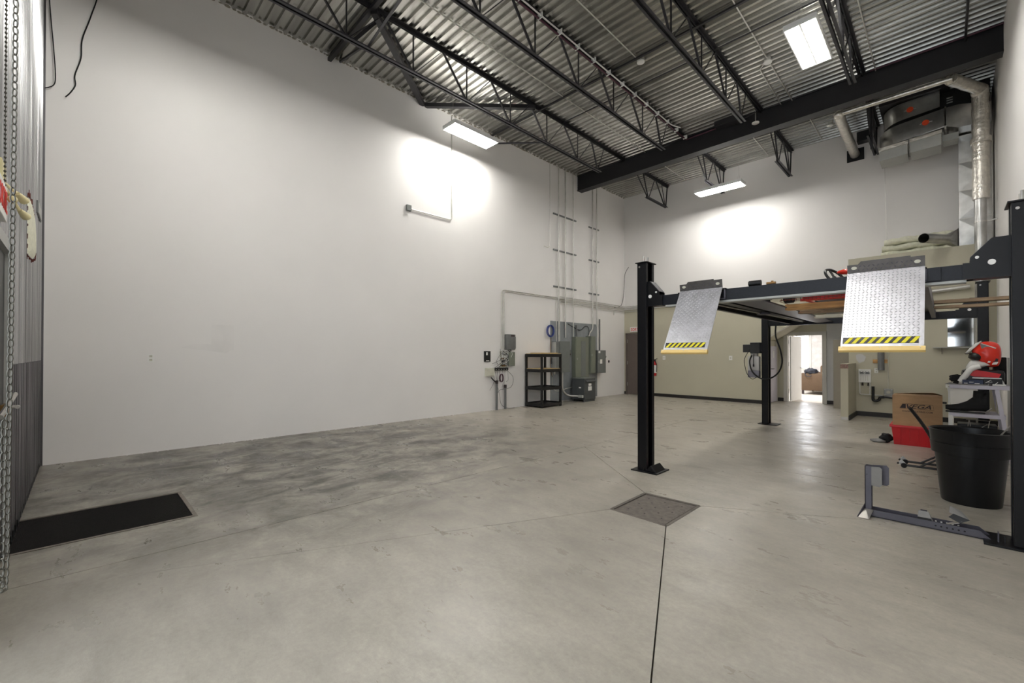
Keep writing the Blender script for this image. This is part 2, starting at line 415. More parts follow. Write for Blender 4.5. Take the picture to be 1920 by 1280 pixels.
# recess
wallpoly('wall_recess_left', [(YB+.15, 0), (14.9, 0), (14.9, 1.80), (YB+.15, 1.80)], 0, -3.75, -3.60, 'olive')
struct(MB().prism([(-3.75, 1.73), (-2.30, 2.62), (-1.55, 2.62), (-1.55, 2.70), (-2.32, 2.70), (-3.75, 1.83)], 1, YB+.15, 14.9).build('trim_2', 'olive'))
DX0, DX1, DZ = -3.31, -2.46, 1.95
struct(MB().prism([(-3.75, 0), (DX0-.1, 0), (DX0-.1, 2.04), (-2.36, 2.04), (-2.36, 2.7), (-3.75, 2.7)], 1, 14.9, 15.02).build('wall_recess_back', 'olive'))
struct(MB().box(-2.36, -1.4, 14.9, 15.02, 0, 2.7).build('wall_recess_unpainted', 'oldwhite'))
struct(MB().box(-1.56, -1.45, YB+.15, 14.9, 0, 2.7).build('wall_recess_right', 'olive'))
struct(MB().box(-3.60, DX0-.1, 14.885, 14.9, 0, .10).build('baseboard_recess_left', 'baseblack'))
struct(MB().box(-2.36, -1.56, 14.885, 14.9, 0, .10).build('baseboard_recess', 'baseblack'))
struct(B(-2.05, -1.60, 13.82, 13.88, .0, 1.78).build('trim_3', 'olive_dark'))
# doorway frame (door_1: open white leaf)
d1 = struct(MB().box(DX0-.1, DX0, 14.86, 15.05, 0, DZ+.1).box(DX1, DX1+.1, 14.86, 15.05, 0, DZ+.1).box(DX0, DX1, 14.86, 15.05, DZ, DZ+.1).build('door_1', 'frame'))
lf = MB().prism([(DX0+.01, 15.06), (DX0+.05, 15.055), (-3.15, 15.84), (-3.19, 15.85)], 2, .01, DZ-.01).build('door_leaf', 'white', d1)
MB().tube([(-3.17, 15.74, .98), (-3.11, 15.73, .98), (-3.12, 15.64, .98)], .011, 8).build('door_handle', 'chocksilver', lf)
for z in (.25, 1.05, 1.72): B(DX0-.012, DX0+.004, 14.99, 15.03, z, z+.12).build('hinge', 'pvc', d1)
# bright room beyond
struct(B(-5.1, -1.5, 15.02, 20.2, -.1, -.002).build('floor_far_room', 'roomfloor'))
struct(B(-5.1, -1.5, 15.02, 20.2, 2.6, 2.7).build('ceiling_far_room', 'roomwhite'))
struct(B(-5.2, -5.1, 15.02, 20.2, 0, 2.7).build('wall_far_room_left', 'roomwhite'))
struct(B(-1.5, -1.4, 15.02, 20.2, 0, 2.7).build('wall_far_room_right', 'roomwhite'))
WX0, WX1, WZ0, WZ1 = -4.28, -3.70, .84, 2.15
struct(MB().box(-5.1, WX0, 20, 20.2, 0, 2.7).box(WX1, -1.5, 20, 20.2, 0, 2.7).box(WX0, WX1, 20, 20.2, 0, WZ0).box(WX0, WX1, 20, 20.2, WZ1, 2.7).build('wall_far_room_back', 'roomwhite'))
wn = struct(MB().box(WX0-.05, WX0+.04, 19.97, 20.1, WZ0-.05, WZ1+.05).box(WX1-.04, WX1+.05, 19.97, 20.1, WZ0-.05, WZ1+.05).box(WX0, WX1, 19.97, 20.1, WZ1-.04, WZ1+.05).box(WX0, WX1, 19.97, 20.1, WZ0-.05, WZ0+.04).build('window_1', 'white'))
B(WX0, WX1, 20.1, 20.12, WZ0, WZ1).build('window_pane', 'sky', wn)
L = bpy.data.lights.new('room_fill_light', 'AREA'); L.energy = 60; L.shape = 'RECTANGLE'; L.size = 1.1; L.size_y = 1.2; L.color = (.97, .98, 1)
lo = bpy.data.objects.new('room_fill_light', L); C.objects.link(lo); lo.location = (-3.6, 17.0, 2.55); lo.rotation_euler = (0, 0, 0)  # unseen lamp added under the far room's ceiling to brighten it
# sofa and bag in the far room
t = thing('sofa', 'brown fabric sofa seen end-on through the open doorway', 'sofa', (-3.1, 18.9, 0))
B(-3.62, -2.72, 18.0, 18.24, .13, .74, bev=.05).build('armrest', 'sofa', t, smooth=40)
B(-3.62, -2.72, 19.5, 19.74, .13, .74, bev=.05).build('armrest', 'sofa', t, smooth=40)
B(-3.05, -2.70, 18.05, 19.7, .13, 1.02, bev=.07).build('backrest', 'sofa', t, smooth=40)
B(-3.60, -3.0, 18.24, 19.5, .13, .46, bev=.04).build('seat', 'sofa', t, smooth=40)
for x, y in ((-3.55, 18.06), (-2.80, 18.06), (-3.55, 19.66), (-2.80, 19.66)): B(x-.03, x+.03, y-.03, y+.03, 0, .13).build('leg', 'ink', t)
t = thing('shoulder_bag', 'dark blue crumpled bag lying on the arm of the brown sofa', 'bag', (-3.3, 18.1, .74))
crumple((-3.32, 18.10, .80), .16, (1.1, .8, .7), 4, 16).build('bag_body', 'bag', t, smooth=60)
MB().tube(smoothpath([(-3.44, 18.02, .82), (-3.47, 17.98, .70), (-3.38, 17.96, .62), (-3.28, 17.97, .66)]), .012, 6).build('strap', 'bag', t)

# block room on the right with half wall
bx0, bz, by = -1.58, 3.61, 12.64
rb = struct(B(bx0, XR, by, by+.1, 0, bz).build('wall_block_front', 'olive'))
struct(B(bx0, bx0+.1, by+.1, YB, 0, bz).build('wall_block_side', 'olive'))
struct(B(bx0+.1, XR, by+.1, YB, bz-.1, bz).build('ceiling_block', 'olive'))
struct(B(bx0+.13, XR, by-.02, by, 0, .10).build('baseboard_block', 'baseblack'))
hw = struct(B(-1.58, -1.45, 11.5, by, 0, 1.2).build('wall_half', 'olive'))
B(-1.45, -1.43, 11.53, by-.02, 0, .10).build('baseboard_strip', 'baseblack', hw)
B(-1.585, -1.447, 11.492, 11.5, 1.10, 1.19).build('unpainted_patch', 'camo', hw)
B(-1.575, -1.455, 11.493, 11.5, .005, .07).build('chipped_corner', 'oldwhite', hw)
m = MB().prism([(-1.452, 1.38), (-1.40, 1.41), (-1.33, 1.40), (-1.27, 1.34), (-1.30, 1.24), (-1.39, 1.20), (-1.44, 1.27)], 1, by-.004, by)
m.build('filler_patch', 'oldwhite', rb)
# darker floor strip (shadowless real paint) : raised slab pad in front of the block
# front wall (corrugated metal) with opening for the overhead door behind the camera
GX0, GX1, GZ = -3.05, .30, 4.3
FX0, FX1, FZ = -4.62, -3.45, 2.10     # black side door
wf = struct(MB().box(XL, FX0, YF-.2, YF-.03, 0, 7.02).box(FX0, FX1, YF-.2, YF-.03, FZ, 7.02).box(FX1, GX0, YF-.2, YF-.03, 0, 7.02)
     .box(GX0, GX1, YF-.2, YF-.03, GZ, 7.02).box(GX1, XR+.1, YF-.2, YF-.03, 0, 7.02).build('wall_front', 'liner_old'))
def ribsheet(x0, x1, z0, z1, m):
    pts = []; x = x0
    while x < x1-.001:
        for a, b in ((0, .0), (.060, .0), (.074, .036), (.100, .036), (.114, .0), (.126, .0), (.131, .010), (.139, .010), (.144, 0)):
            if x+a < x1: pts.append((x+a, YF-.028+b))
        x += .15
    pts.append((x1, YF-.028)); n = len(pts)
    vs = [(a, b, z) for z in (z0, z1) for a, b in pts]
    return MB().add(vs, [(i, i+1, n+i+1, n+i) for i in range(n-1)]).build('liner_sheet', m, wf)
for k in range(4):
    x0 = XL+k*.86; x1 = min(x0+.86, FX0-.06)
    ribsheet(x0, x1, 0.0, 1.32, 'liner_old'); ribsheet(x0, x1, 1.325, 7.0, 'liner')
ribsheet(FX0-.08, GX0, FZ+.07, 7.0, 'liner'); ribsheet(FX1+.07, GX0, 0, FZ+.09, 'liner_old')
B(XL+.001, XL+.02, YF-.03, YF+.025, 0, 7.0).build('corner_trim', 'liner_old', wf)
m = MB()
for k in range(5): m.box(XL+.01, FX0-.2, YF-.03, YF+.005, 0, .05)
m.build('base_angle', 'liner_old', wf)
d2 = struct(MB().box(FX0-.06, FX0, YF-.1, YF+.015, 0, FZ+.08).box(FX1, FX1+.06, YF-.1, YF+.015, 0, FZ+.08).box(FX0-.06, FX1+.06, YF-.1, YF+.015, FZ, FZ+.08).build('door_2', 'panellight'))
dl = B(FX0+.005, FX1-.005, YF-.06, YF-.015, .01, FZ-.005).build('door_leaf', 'black', d2)
B(-4.60, -4.44, YF-.015, YF+.012, .98, 1.06).build('lock_case', 'copper', dl)
MB().tube([(-4.52, YF, 1.04), (-4.52, YF+.06, 1.04), (-4.40, YF+.065, 1.045)], .011, 8).build('door_handle', 'chocksilver', dl)
MB().tube([(-4.46, YF+.05, 1.13), (-3.7, YF+.05, 1.05)], .014, 8).build('push_bar', 'chocksilver', dl)
# torn hole in the liner with insulation bulging out
t = thing('insulation_tear', 'pale insulation bulging from a rust-edged tear in the metal wall', 'insulation', (-6.8, YF, 2.3))
pp = [(-5.95, 2.84), (-6.10, 2.90), (-6.45, 2.90), (-6.75, 2.84), (-6.95, 2.66), (-6.99, 2.50), (-6.85, 2.42), (-6.55, 2.36), (-6.2, 2.33), (-5.95, 2.32), (-5.97, 2.6)]
m = MB(); cx, cz = -6.45, 2.62; vs = [(cx, YF+.028, cz)]
for s_, yv in ((.55, .024), (.85, .016), (1.0, 0.0)):
    for a, b in pp: vs.append((cx+(a-cx)*s_, YF+yv, cz+(b-cz)*s_))
n = len(pp); fs = [(0, 1+k, 1+(k+1) % n) for k in range(n)]
for r_ in range(2): fs += [(1+r_*n+k, 1+(r_+1)*n+k, 1+(r_+1)*n+(k+1) % n, 1+r_*n+(k+1) % n) for k in range(n)]
m.add(vs, fs).build('insulation_bulge', 'batt', t, smooth=60)
m = MB()
for k in range(n):
    a, b = pp[k]; a2, b2 = pp[(k+1) % n]
    for j in range(3):
        u = j/3; x = a+(a2-a)*u; z = b+(b2-b)*u; m.prism([(x, z), (x+.015+.02*random.random(), z+.05*random.uniform(.3, 1)*(1 if b > 2.62 else -1)), (x+.035, z)], 1, YF+.004, YF+.012)
m.build('torn_edge', 'rust', t)['kind'] = 'stuff'
t = thing('junction_box', 'small grey electrical box on the metal wall close to the corner', 'junction box', (-7.5, YF, 2.95))
B(-7.55, -7.05, YF-.01, YF+.02, 2.96, 3.10, bev=.004).build('box_body', 'panelgrey', t); B(-7.50, -7.10, YF+.02, YF+.024, 2.97, 3.09).build('cover', 'panellight', t)

# overhead door rolled up above its opening, with hoist chain
t = thing('roll_up_door', 'rolled up sectional overhead door above the vehicle opening behind the viewer', 'garage door', (-1.4, YF+.2, GZ))
for k in range(4):
    B(GX0, GX1, YF+.12+k*.07, YF+.16+k*.07, GZ+.25, GZ+.75, bev=.01).build('door_section', 'panellight', t)
t = thing('chain_hoist', 'loop of zinc hoist chain hanging beside the metal wall on the left', 'chain', (-2.6, -.2, .5))
MB().tube([(-2.76, YF+.02, 4.42), (-2.76, -.1, 4.42)], .09, 16).build('chain_wheel', 'darkchain', t)
lk = MB(); R_, r_ = .0125, .0032; seg = 10
pts = [(0, 0, 0)]*seg
vs = []; fs = []
ring = [(math.cos(2*PI*k/seg)*.0088, 0, math.sin(2*PI*k/seg)*.0172) for k in range(seg)]
for k in range(seg):
    c = Vector(ring[k]); rad = Vector((math.cos(2*PI*k/seg), 0, math.sin(2*PI*k/seg)))
    for j in range(4):
        a = 2*PI*j/4+PI/4; vs.append(c+rad*math.cos(a)*.0026+Vector((0, 1, 0))*math.sin(a)*.0026)
fs = [(k*4+j, ((k+1) % seg)*4+j, ((k+1) % seg)*4+(j+1) % 4, k*4+(j+1) % 4) for k in range(seg) for j in range(4)]
link0 = None
def strand(p0, p1, pitch, parent, sc=1.0, path=None):
    global link0
    P = path or [Vector(p0), Vector(p1)]; P = [Vector(p) for p in P]
    L_ = [0]
    for i in range(len(P)-1): L_.append(L_[-1]+(P[i+1]-P[i]).length)
    n = int(L_[-1]/pitch)
    for k in range(n):
        s_ = k*pitch; i = max(j for j in range(len(L_)-1) if L_[j] <= s_+1e-9); u = (s_-L_[i])/(L_[i+1]-L_[i]); p = P[i].lerp(P[i+1], u)
        d = (P[i+1]-P[i]).normalized()
        if link0 is None:
            me = bpy.data.meshes.new('link'); me.from_pydata([tuple(v) for v in vs], [], fs); me.materials.append(M['chain']); 
            for q in me.polygons: q.use_smooth = True
            link0 = me
        o = bpy.data.objects.new('link', link0); C.objects.link(o); o.parent = parent
        o.location = p-BASE[parent.name]; q = d.to_track_quat('Z', 'Y')
        o.rotation_mode = 'QUATERNION'; o.rotation_quaternion = q @ Matrix.Rotation(PI/4+(PI/2 if k % 2 else 0), 3, 'Z').to_quaternion()
        o.scale = (sc, sc, sc)
strand(None, None, .0292, t, 1.0, [(-2.745, -.2, 4.33), (-2.688, -.2, 2.856), (-2.60, -.2, 1.45), (-2.52, -.2, .60), (-2.50, -.2, .545), (-2.46, -.2, .525), (-2.42, -.2, .545), (-2.38, -.2, .62), (-2.43, -.2, 1.2)])
t2 = thing('bead_chain', 'thin dull pull chain hanging behind the thicker hoist chain', 'chain', (-3.9, -.30, 2.3))
m = MB()
for k in range(120):
    m.sphere((-3.72, -.312, 2.35+k*.026), .006, (1, 1, 1.4), 5)
m.build('bead', 'darkchain', t2, smooth=60)['kind'] = 'stuff'
MB().tube([(-3.72, -.312, 2.32), (-3.72, -.312, 6.9)], .002, 5).build('core_wire', 'darkchain', t2)

def sortie(base, xdir, face, w_, h_, name_label, yv):
    t = thing('exit_sign', name_label, 'exit sign', base)
    bx, by_, bz_ = base
    y0, y1 = (by_, by_+.05*face)
    B(bx-w_/2, bx+w_/2, min(y0, y1), max(y0, y1), bz_, bz_+h_, bev=.004).build('sign_body', 'white', t)
    text('SORTIE', 'lettering', 'signred', t, (bx, by_+.052*face, bz_+h_/2), (xdir, 0, 0), (0, 0, 1), h_*.62, .001, width=w_*.86)
    return t
t = sortie((-3.60, YF+.01, 2.16), -1, 1, .44, .20, 'white exit sign with red SORTIE letters above the black side door', 0)
t = thing('emergency_light', 'cream twin-head emergency lamp beside the exit sign on the metal wall', 'emergency light', (-3.85, YF, 2.3))
B(-3.88, -3.70, YF-.01, YF+.05, 2.38, 2.50, bev=.01).build('base_plate', 'beige', t)
for p, dz in (((-3.80, -.272, 2.335), .06), ((-3.90, -.270, 2.262), .10)):
    p = Vector(p); q = p+Vector((-.075, .022, -.018)); d_ = (q-p).normalized()
    hd = MB().tube([p, p+(q-p)*.4, q], [.011, .017, .024], 14).build('lamp_head', 'beige', t, smooth=50)
    MB().tube([q-d_*.004, q+d_*.002], .020, 14).build('lens', 'panellight', hd)
    MB().tube([p, (-3.80, YF+.03, 2.40)], .009, 6).build('swivel', 'beige', t)
MB().sphere((-3.74, -.285, 2.28), .022, (1, 1, 1), 8).build('swivel_ball', 'beige', t, smooth=60)

# ================================================================ STEEL JOISTS AND BEAM
t = thing('roof_beam', 'deep black steel beam crossing the whole room under the roof', 'beam', ((XL+XR)/2, 10.97, 6.46))
MB().box(XL, XR, 10.85, 11.09, 6.46, 6.478).build('bottom_flange', 'steel', t)
MB().box(XL, XR, 10.85, 11.09, 6.91, 6.93).build('top_flange', 'steel', t)
MB().box(XL, XR, 10.88, 10.895, 6.478, 6.91).build('web_plate', 'steel', t)
m = MB()
for k in range(7): m.tube([(XL+.03, 10.88, 6.51+k*.058), (XL+.03, 10.845, 6.51+k*.058)], .014, 6)
m.build('end_bolt', 'steel', t)['kind'] = 'stuff'
jl = ['nearest the left wall', 'second from the left wall', 'third from the left wall, left of the lit lamp', 'fourth from the left wall, right of the lit lamp']
def joist(x, y0, y1, nodes, tops, lab, grp, grey=False, hang=None, cap=None):
    t = thing('roof_joist', lab, 'joist', (x, (y0+y1)/2, 6.2), grp)
    zt, zb_ = 6.90, 6.225
    ch = MB()
    for s_ in (-1, 1):
        ch.box(x+s_*.012, x+s_*.062, y0, y1, 6.922, 6.93).box(x+s_*.012, x+s_*.018, y0, y1, 6.87, 6.93)
    ch.build('top_chord', 'steel', t)
    cb = MB(); b0, b1 = min(nodes)-.12, max(nodes)+.12
    for s_ in (-1, 1):
        cb.box(min(x+s_*.012, x+s_*.055), max(x+s_*.012, x+s_*.055), b0, b1, 6.20, 6.207).box(min(x+s_*.012, x+s_*.018), max(x+s_*.012, x+s_*.018), b0, b1, 6.20, 6.25)
    cb.build('bottom_chord', 'steel_grey', t)
    for (a, b, wd) in tops:
        MB().bar((x, a, zb_), (x, b, zt), wd, wd*.8).build('web_bar', 'steel', t)
    return t
for j, x in enumerate((-6.4, -4.65, -2.92, -1.13)):
    nodes = [9.55]+[8.67-1.17*k for k in range(8)]; nodes = [n for n in nodes if n > 0.1]
    webs = []
    for i, n in enumerate(nodes):
        tb = n-.28 if i == 0 else n-.56; tf = n+.62 if i else 11.0
        webs += [(n-.01, tb, .032), (n+.03, tf, .018 if i else .03), (n, n+.002, .022)] if i else [(n-.01, 9.27, .032), (n+.03, 10.80, .026), (n, 9.85, .018)]
    webs.append((nodes[-1]-.03, YF+.02, .03))
    joist(x, YF, 10.95, nodes, webs, 'long open-web steel roof joist, '+jl[j], None)
jl2 = ['nearest the left wall', 'second from the left wall', 'above the hanging lamp at the back', 'left of the ducting']
for j, x in enumerate((-6.42, -4.65, -2.92, -1.14)):
    webs = [(12.25, 11.45, .026), (12.3, 12.0, .03), (12.35, 12.75, .02), (13.40, 12.80, .03), (13.45, 13.2, .02), (13.50, 13.6, .03)]
    joist(x, 10.97, YB, [12.32, 13.42], webs, 'short open-web joist end beyond the black beam, '+jl2[j], None)
# bridging and bracing
def steelbar(p, q, wd, ht, name, lab, cat='brace', m='steel'):
    return tag(MB().bar(p, q, wd, ht).build(name, m), lab, cat)
steelbar((XL, 7.26, 6.885), (XR, 7.26, 6.885), .045, .03, 'bridging_bar', 'black horizontal bridging bar crossing the joists under the deck')
steelbar((-6.4, 8.05, 6.89), (XR, 8.05, 6.89), .02, .02, 'bridging_bar', 'thin horizontal bridging rod just behind the black bridging bar')
steelbar((XL, 3.22, 6.86), (XR, 3.22, 6.86), .065, .06, 'bracing_beam', 'thick dark tie beam running out from the left wall near the ceiling')
steelbar((XL, 5.24, 6.86), (-6.35, 3.24, 6.83), .10, .09, 'diagonal_brace', 'thick black diagonal brace leaning left from the wall anchor')
steelbar((XL, 5.30, 6.86), (-6.33, 7.03, 6.83), .09, .08, 'diagonal_brace', 'thick black diagonal brace leaning right from the wall anchor')
steelbar((XL, 3.42, 6.92), (-6.4, 3.09, 6.22), .035, .035, 'angle_strut', 'thin sloping strut from the left wall up to the first joist')
steelbar((-6.4, 2.94, 6.24), (-6.55, 3.39, 6.86), .06, .05, 'angle_strut', 'short strut standing on the first joist chord beside the thick tie beam')
steelbar((-6.4, 7.5, 6.24), (XL, 7.26, 6.70), .03, .03, 'angle_strut', 'thin strut from the first joist to the wall behind the left lamp', m='steel_grey')
steelbar((-6.4, 3.18, 6.27), (-4.65, 2.82, 5.9), .035, .012, 'angle_strut', 'flat grey strut sloping between the first and second joists', m='steel_grey')

# ================================================================ CONDUITS ON THE CEILING
def conduit(pts, r, lab, m='emt', name='conduit', cat='conduit', rr=.07, clips=None, smooth=True):
    o = MB().tube(rounded(pts, rr), r, 8).build(name, m, smooth=50)
    return tag(o, lab, cat)
conduit([(-5.72, YF, 6.905), (-5.74, 10.85, 6.905)], .010, 'thin steel conduit under the deck between the first and second joists')
conduit([(-3.97, YF, 6.905), (-4.02, 7.30, 6.905)], .010, 'thin steel conduit under the deck ending at a smoke detector')
conduit([(-2.28, YF, 6.905), (-2.31, 9.0, 6.905), (-2.31, 10.88, 6.905)], .010, 'thin steel conduit running straight through the detector left of the lit lamp')
conduit([(-2.31, 9.05, 6.9), (-2.50, 9.25, 6.9), (-2.52, 10.88, 6.9)], .009, 'short bent conduit branching from the detector to the beam')
conduit([(-7.35, YF, 6.905), (-7.38, 9.6, 6.905)], .009, 'thin steel conduit under the deck close to the left wall')
conduit([(-.92, 10.88, 6.9), (-.93, 6.6, 6.9), (-.6, 6.0, 6.9), (.6, 5.6, 6.9)], .009, 'steel conduit bending away right of the fourth joist')
conduit([(.28, 4.8, 6.86), (.28, 10.88, 6.86)], .018, 'dark rod running to the beam near the right wall', m='steel')
conduit([(-.3, 5.2, 6.9), (.12, 6.9, 6.9), (-.6, 8.0, 6.9), (-.6, 8.4, 6.9)], .010, 'curving steel conduit under the deck near the right wall')
conduit([(-5.75, 11.31, 6.9), (-5.76, 13.4, 6.9)], .009, 'thin conduit under the deck beyond the beam at the left')
conduit([(-3.4, 11.31, 6.9), (-3.42, 13.4, 6.9)], .009, 'thin conduit under the deck beyond the beam behind the back lamp')
conduit([(-2.2, 11.31, 6.9), (-2.2, 13.4, 6.9)], .009, 'thin conduit under the deck beyond the beam next to the foil pipe')
conduit([(-4.56, YF, 6.85), (-4.56, 9.9, 6.85), (-4.48, 10.2, 6.87)], .013, 'white conduit strapped along the second joist', m='white')
t = thing('cable_bundle', 'maroon cable bundle tied along the second joist', 'cable', (-4.60, 5.3, 6.82))
MB().tube([(-4.60, YF, 6.835), (-4.60, 4, 6.82), (-4.61, 8, 6.835), (-4.60, 10.82, 6.84), (-3.2, 10.82, 6.86)], .016, 8).build('cable', 'purple', t)
for k in range(16):
    y = 3.2+k*.5; B(-4.63, -4.53, y, y+.012, 6.81, 6.9).build('cable_tie', 'white', t)
tag(MB().tube([(-1.0, 10.81, 6.90), (XR, 10.81, 6.90)], .014, 8).build('cable_bundle', 'purple'), 'maroon cable running along the top of the beam at right', 'cable')
def detector(x, y, z, lab):
    t = thing('smoke_detector', lab, 'detector', (x, y, z))
    MB().lathe([(.055, 0), (.07, .01), (.07, .03), (.045, .045)], (x, y, z-.045), 20).build('detector_cap', 'white', t, smooth=40)
    B(x-.05, x+.05, y-.05, y+.05, z, 6.935).build('mounting_box', 'emt', t)
detector(-3.98, 7.36, 6.88, 'round white detector above the middle of the room near the black bridging bar')
detector(-2.31, 9.05, 6.88, 'round white detector between the third joist and lit lamp')
detector(-1.9, 12.6, 6.88, 'round detector beyond the beam left of the foil pipe')
t = thing('beam_detector', 'flat white disc on the front of the beam by the third joist', 'detector', (-2.96, 10.8, 6.6))
MB().lathe([(.06, 0), (.075, .012), (.075, .028), (.05, .04)], (-3.0, 10.78, 6.62), 20).build('detector_cap', 'white', t, smooth=40)
MB().tube([(-3.0, 10.78, 6.65), (-3.0, 10.78, 6.93)], .01, 6).build('hanger', 'emt', t)
tag(B(-3.85, -3.35, 10.62, 10.86, 6.80, 6.93, bev=.01).build('junction_box', 'steel'), 'dark grey box under the deck in front of the beam', 'junction box')
tag(B(-1.50, -1.25, 13.42, YB, 6.60, 6.84, bev=.01).build('junction_box', 'steel'), 'dark box high on the back wall right of the foil pipe', 'junction box')

# ================================================================ LAMPS
def lamp(cx, cy, z, along, L_, W_, lab, ntube=6, wires=True, grp=None):
    t = thing('hanging_lamp', lab, 'lamp', (cx, cy, z), grp)
    def P(a, b, c): return (cx+(a if along == 0 else b), cy+(b if along == 0 else a), z+c)
    def bx(m, a0, a1, b0, b1, c0, c1):
        p = P(a0, b0, c0); q = P(a1, b1, c1); return m.box(min(p[0], q[0]), max(p[0], q[0]), min(p[1], q[1]), max(p[1], q[1]), c0+z, c1+z)
    m = MB(); hl, hw_ = L_/2, W_/2
    bx(m, -hl, hl, -hw_, hw_, .075, .085)
    for s_ in (-1, 1):
        bx(m, -hl, hl, s_*hw_-.008, s_*hw_+.008, 0, .08); bx(m, s_*hl-.008, s_*hl+.008, -hw_, hw_, 0, .08)
    m.build('housing', 'lightmetal', t)
    m = MB(); bx(m, -hl*.9, hl*.9, -hw_*.35, hw_*.35, .085, .125); m.build('ballast_cover', 'panellight', t)
    m = MB(); bx(m, -hl+.01, hl-.01, -.012, .012, .004, .07); m.build('reflector_ridge', 'lightmetal', t)
    for i in range(ntube):
        b = -hw_+(i+.5)*(2*hw_)/ntube
        MB().tube([P(-hl+.04, b, .013), P(hl-.04, b, .013)], .0125, 8).build('tube', 'tube', t)
    for s_ in (-1, 1):
        m = MB(); bx(m, -hl*.85, hl*.85, s_*hw_*.68-.03, s_*hw_*.68+.03, .0855, .088); m.build('added_uplight', 'slot', t)  # glowing strips added to lift the deck and upper walls
    if wires:
        for s_ in (-1, 1):
            p = P(s_*hl*.82, 0, .12); q = Vector((p[0], p[1], 6.93))
            w_ = MB().tube([Vector(p)+Vector((0, 0, .14)), q], .0022, 5)
            for r_ in (-1, 1): w_.tube([Vector(P(s_*hl*.82, r_*hw_*.8, .08)), Vector(p)+Vector((0, 0, .14))], .002, 5)
            w_.build('hanger_wire', 'chocksilver', t)
    return t
lamp(-7.30, 6.02, 6.17, 1, 1.22, .42, 'hanging fluorescent lamp close to the left wall')
lamp(-4.31, 12.27, 5.88, 0, 1.20, .42, 'hanging fluorescent lamp in front of the back wall, beyond the beam')
lamp(-1.46, 7.92, 6.16, 1, 1.20, .40, 'brightly glowing fluorescent lamp hanging above the car lift')
lamp(-1.46, 2.0, 6.16, 1, 1.20, .40, 'hanging fluorescent lamp above the right side near the garage door')
lamp(-5.2, 1.2, 6.16, 1, 1.20, .42, 'hanging fluorescent lamp above the mat near the metal wall')

# ================================================================ LEFT WALL
X0 = XL
def outlet(x, y, z, nx, ny, lab, w_=.07, h_=.115, cat='outlet', slots=True):
    t = thing('wall_outlet', lab, cat, (x, y, z))
    a = Vector((-ny, nx, 0)); n = Vector((nx, ny, 0)); c = Vector((x, y, z))
    def pl(cw, ch, z0, d0, d1, u=0):
        vs = []
        for d in (d0, d1):
            for s1, s2 in ((-1, -1), (1, -1), (1, 1), (-1, 1)): vs.append(c+a*(s1*cw/2+u)+Vector((0, 0, z0+s2*ch/2))+n*d)
        return MB().add(vs, [(0,1,2,3),(4,5,6,7),(0,1,5,4),(1,2,6,5),(2,3,7,6),(3,0,4,7)])
    pl(w_, h_, 0, 0, .008).build('cover_plate', 'white', t)
    if slots:
        for zz in (-.026, .026):
            s_ = pl(w_*.45, .03, zz, .008, .011).build('receptacle', 'greybox', t)
            for u in (-.007, .007): pl(.003, .011, zz+.003, .011, .0118, u).build('slot', 'ink', s_)
    else: pl(w_*.35, .05, 0, .008, .013).build('toggle', 'greybox', t)
    return t
outlet(X0, .697, 1.347, 1, 0, 'white power outlet low on the left wall', .075, .12)
tag(MB().tube(smoothpath([(X0+.02, .11, 6.9), (X0+.02, .13, 6.3), (X0+.02, .06, 5.9), (X0+.02, -.02, 5.55), (X0+.02, -.03, 5.3), (X0+.02, -.085, 5.05), (X0+.02, -.08, 4.92), (X0+.025, -.125, 4.80), (X0+.03, -.168, 4.725)]), .0065, 8).build('hanging_cable', 'rubber'), 'black cable dangling down the upper left wall with loose end', 'cable')
tag(MB().tube(smoothpath([(X0+.03, -.33, 6.9), (X0+.03, -.32, 6.0), (X0+.03, -.28, 5.35), (X0+.04, -.26, 5.0), (X0+.05, -.27, 4.83), (X0+.03, -.35, 4.76)]), .0055, 8).build('hanging_cable', 'rubber'), 'black cable looping in the corner beside the metal wall', 'cable')
t = thing('conduit_run', 'bent steel conduit with grey box below the left lamp', 'conduit', (X0, 5.4, 4.4))
MB().tube(rounded([(X0+.02, 4.92, 4.49), (X0+.02, 6.02, 4.49), (X0+.02, 6.02, 6.9)], .09), .012, 8).build('pipe', 'emt', t, smooth=50)
B(X0, X0+.055, 4.83, 4.94, 4.44, 4.56, bev=.004).build('outlet_box', 'panelgrey', t)
# horizontal and vertical conduit bundles
def strutrail(y0, y1, z, lab):
    return tag(MB().box(X0, X0+.03, y0, y1, z-.02, z+.02).build('strut_rail', 'panelgrey'), lab, 'bracket')
grp = None
for k, (dy, r) in enumerate(((7.60, .016), (7.68, .013))):
    lab = ['outer', 'inner'][k]
    conduit([(X0+.03, dy, 1.5), (X0+.03, dy, 3.06-.035*k), (X0+.03, 9.84+.06*k, 3.06-.035*k)], r, f'{lab} of two conduits turning down to the wiring clutter left of the black shelf', rr=.12)
hz = [('upper', 3.10, .013), ('second', 3.04, .016), ('third', 2.98, .014), ('lowest', 2.92, .012)]
for k, (nm, z, r) in enumerate(hz):
    conduit([(X0+.05, 9.95, z), (X0+.05, YB-.05, z-.02), (-2.3 if k < 3 else -7.5, YB-.05, z-.02)], r, f'{nm} horizontal conduit of the bundle turning the back left corner', rr=.08)
vy = [(9.475, 4.46, 6.9, .008, 'thin wall wire dropping left of the riser conduits'), (9.87, 1.7, 6.9, .017, 'left riser conduit above the electrical panels'), (10.19, 1.9, 6.9, .020, 'middle riser conduit above the electrical panels'), (10.57, 1.85, 6.9, .014, 'right riser conduit above the electrical panels'), (11.60, 2.3, 6.9, .020, 'left of the two risers near the beam end'), (11.83, 2.3, 6.9, .017, 'right of the two risers near the beam end')]
for y, z0, z1, r, lab in vy: conduit([(X0+.06, y, z0), (X0+.06, y, z1)], r, lab)
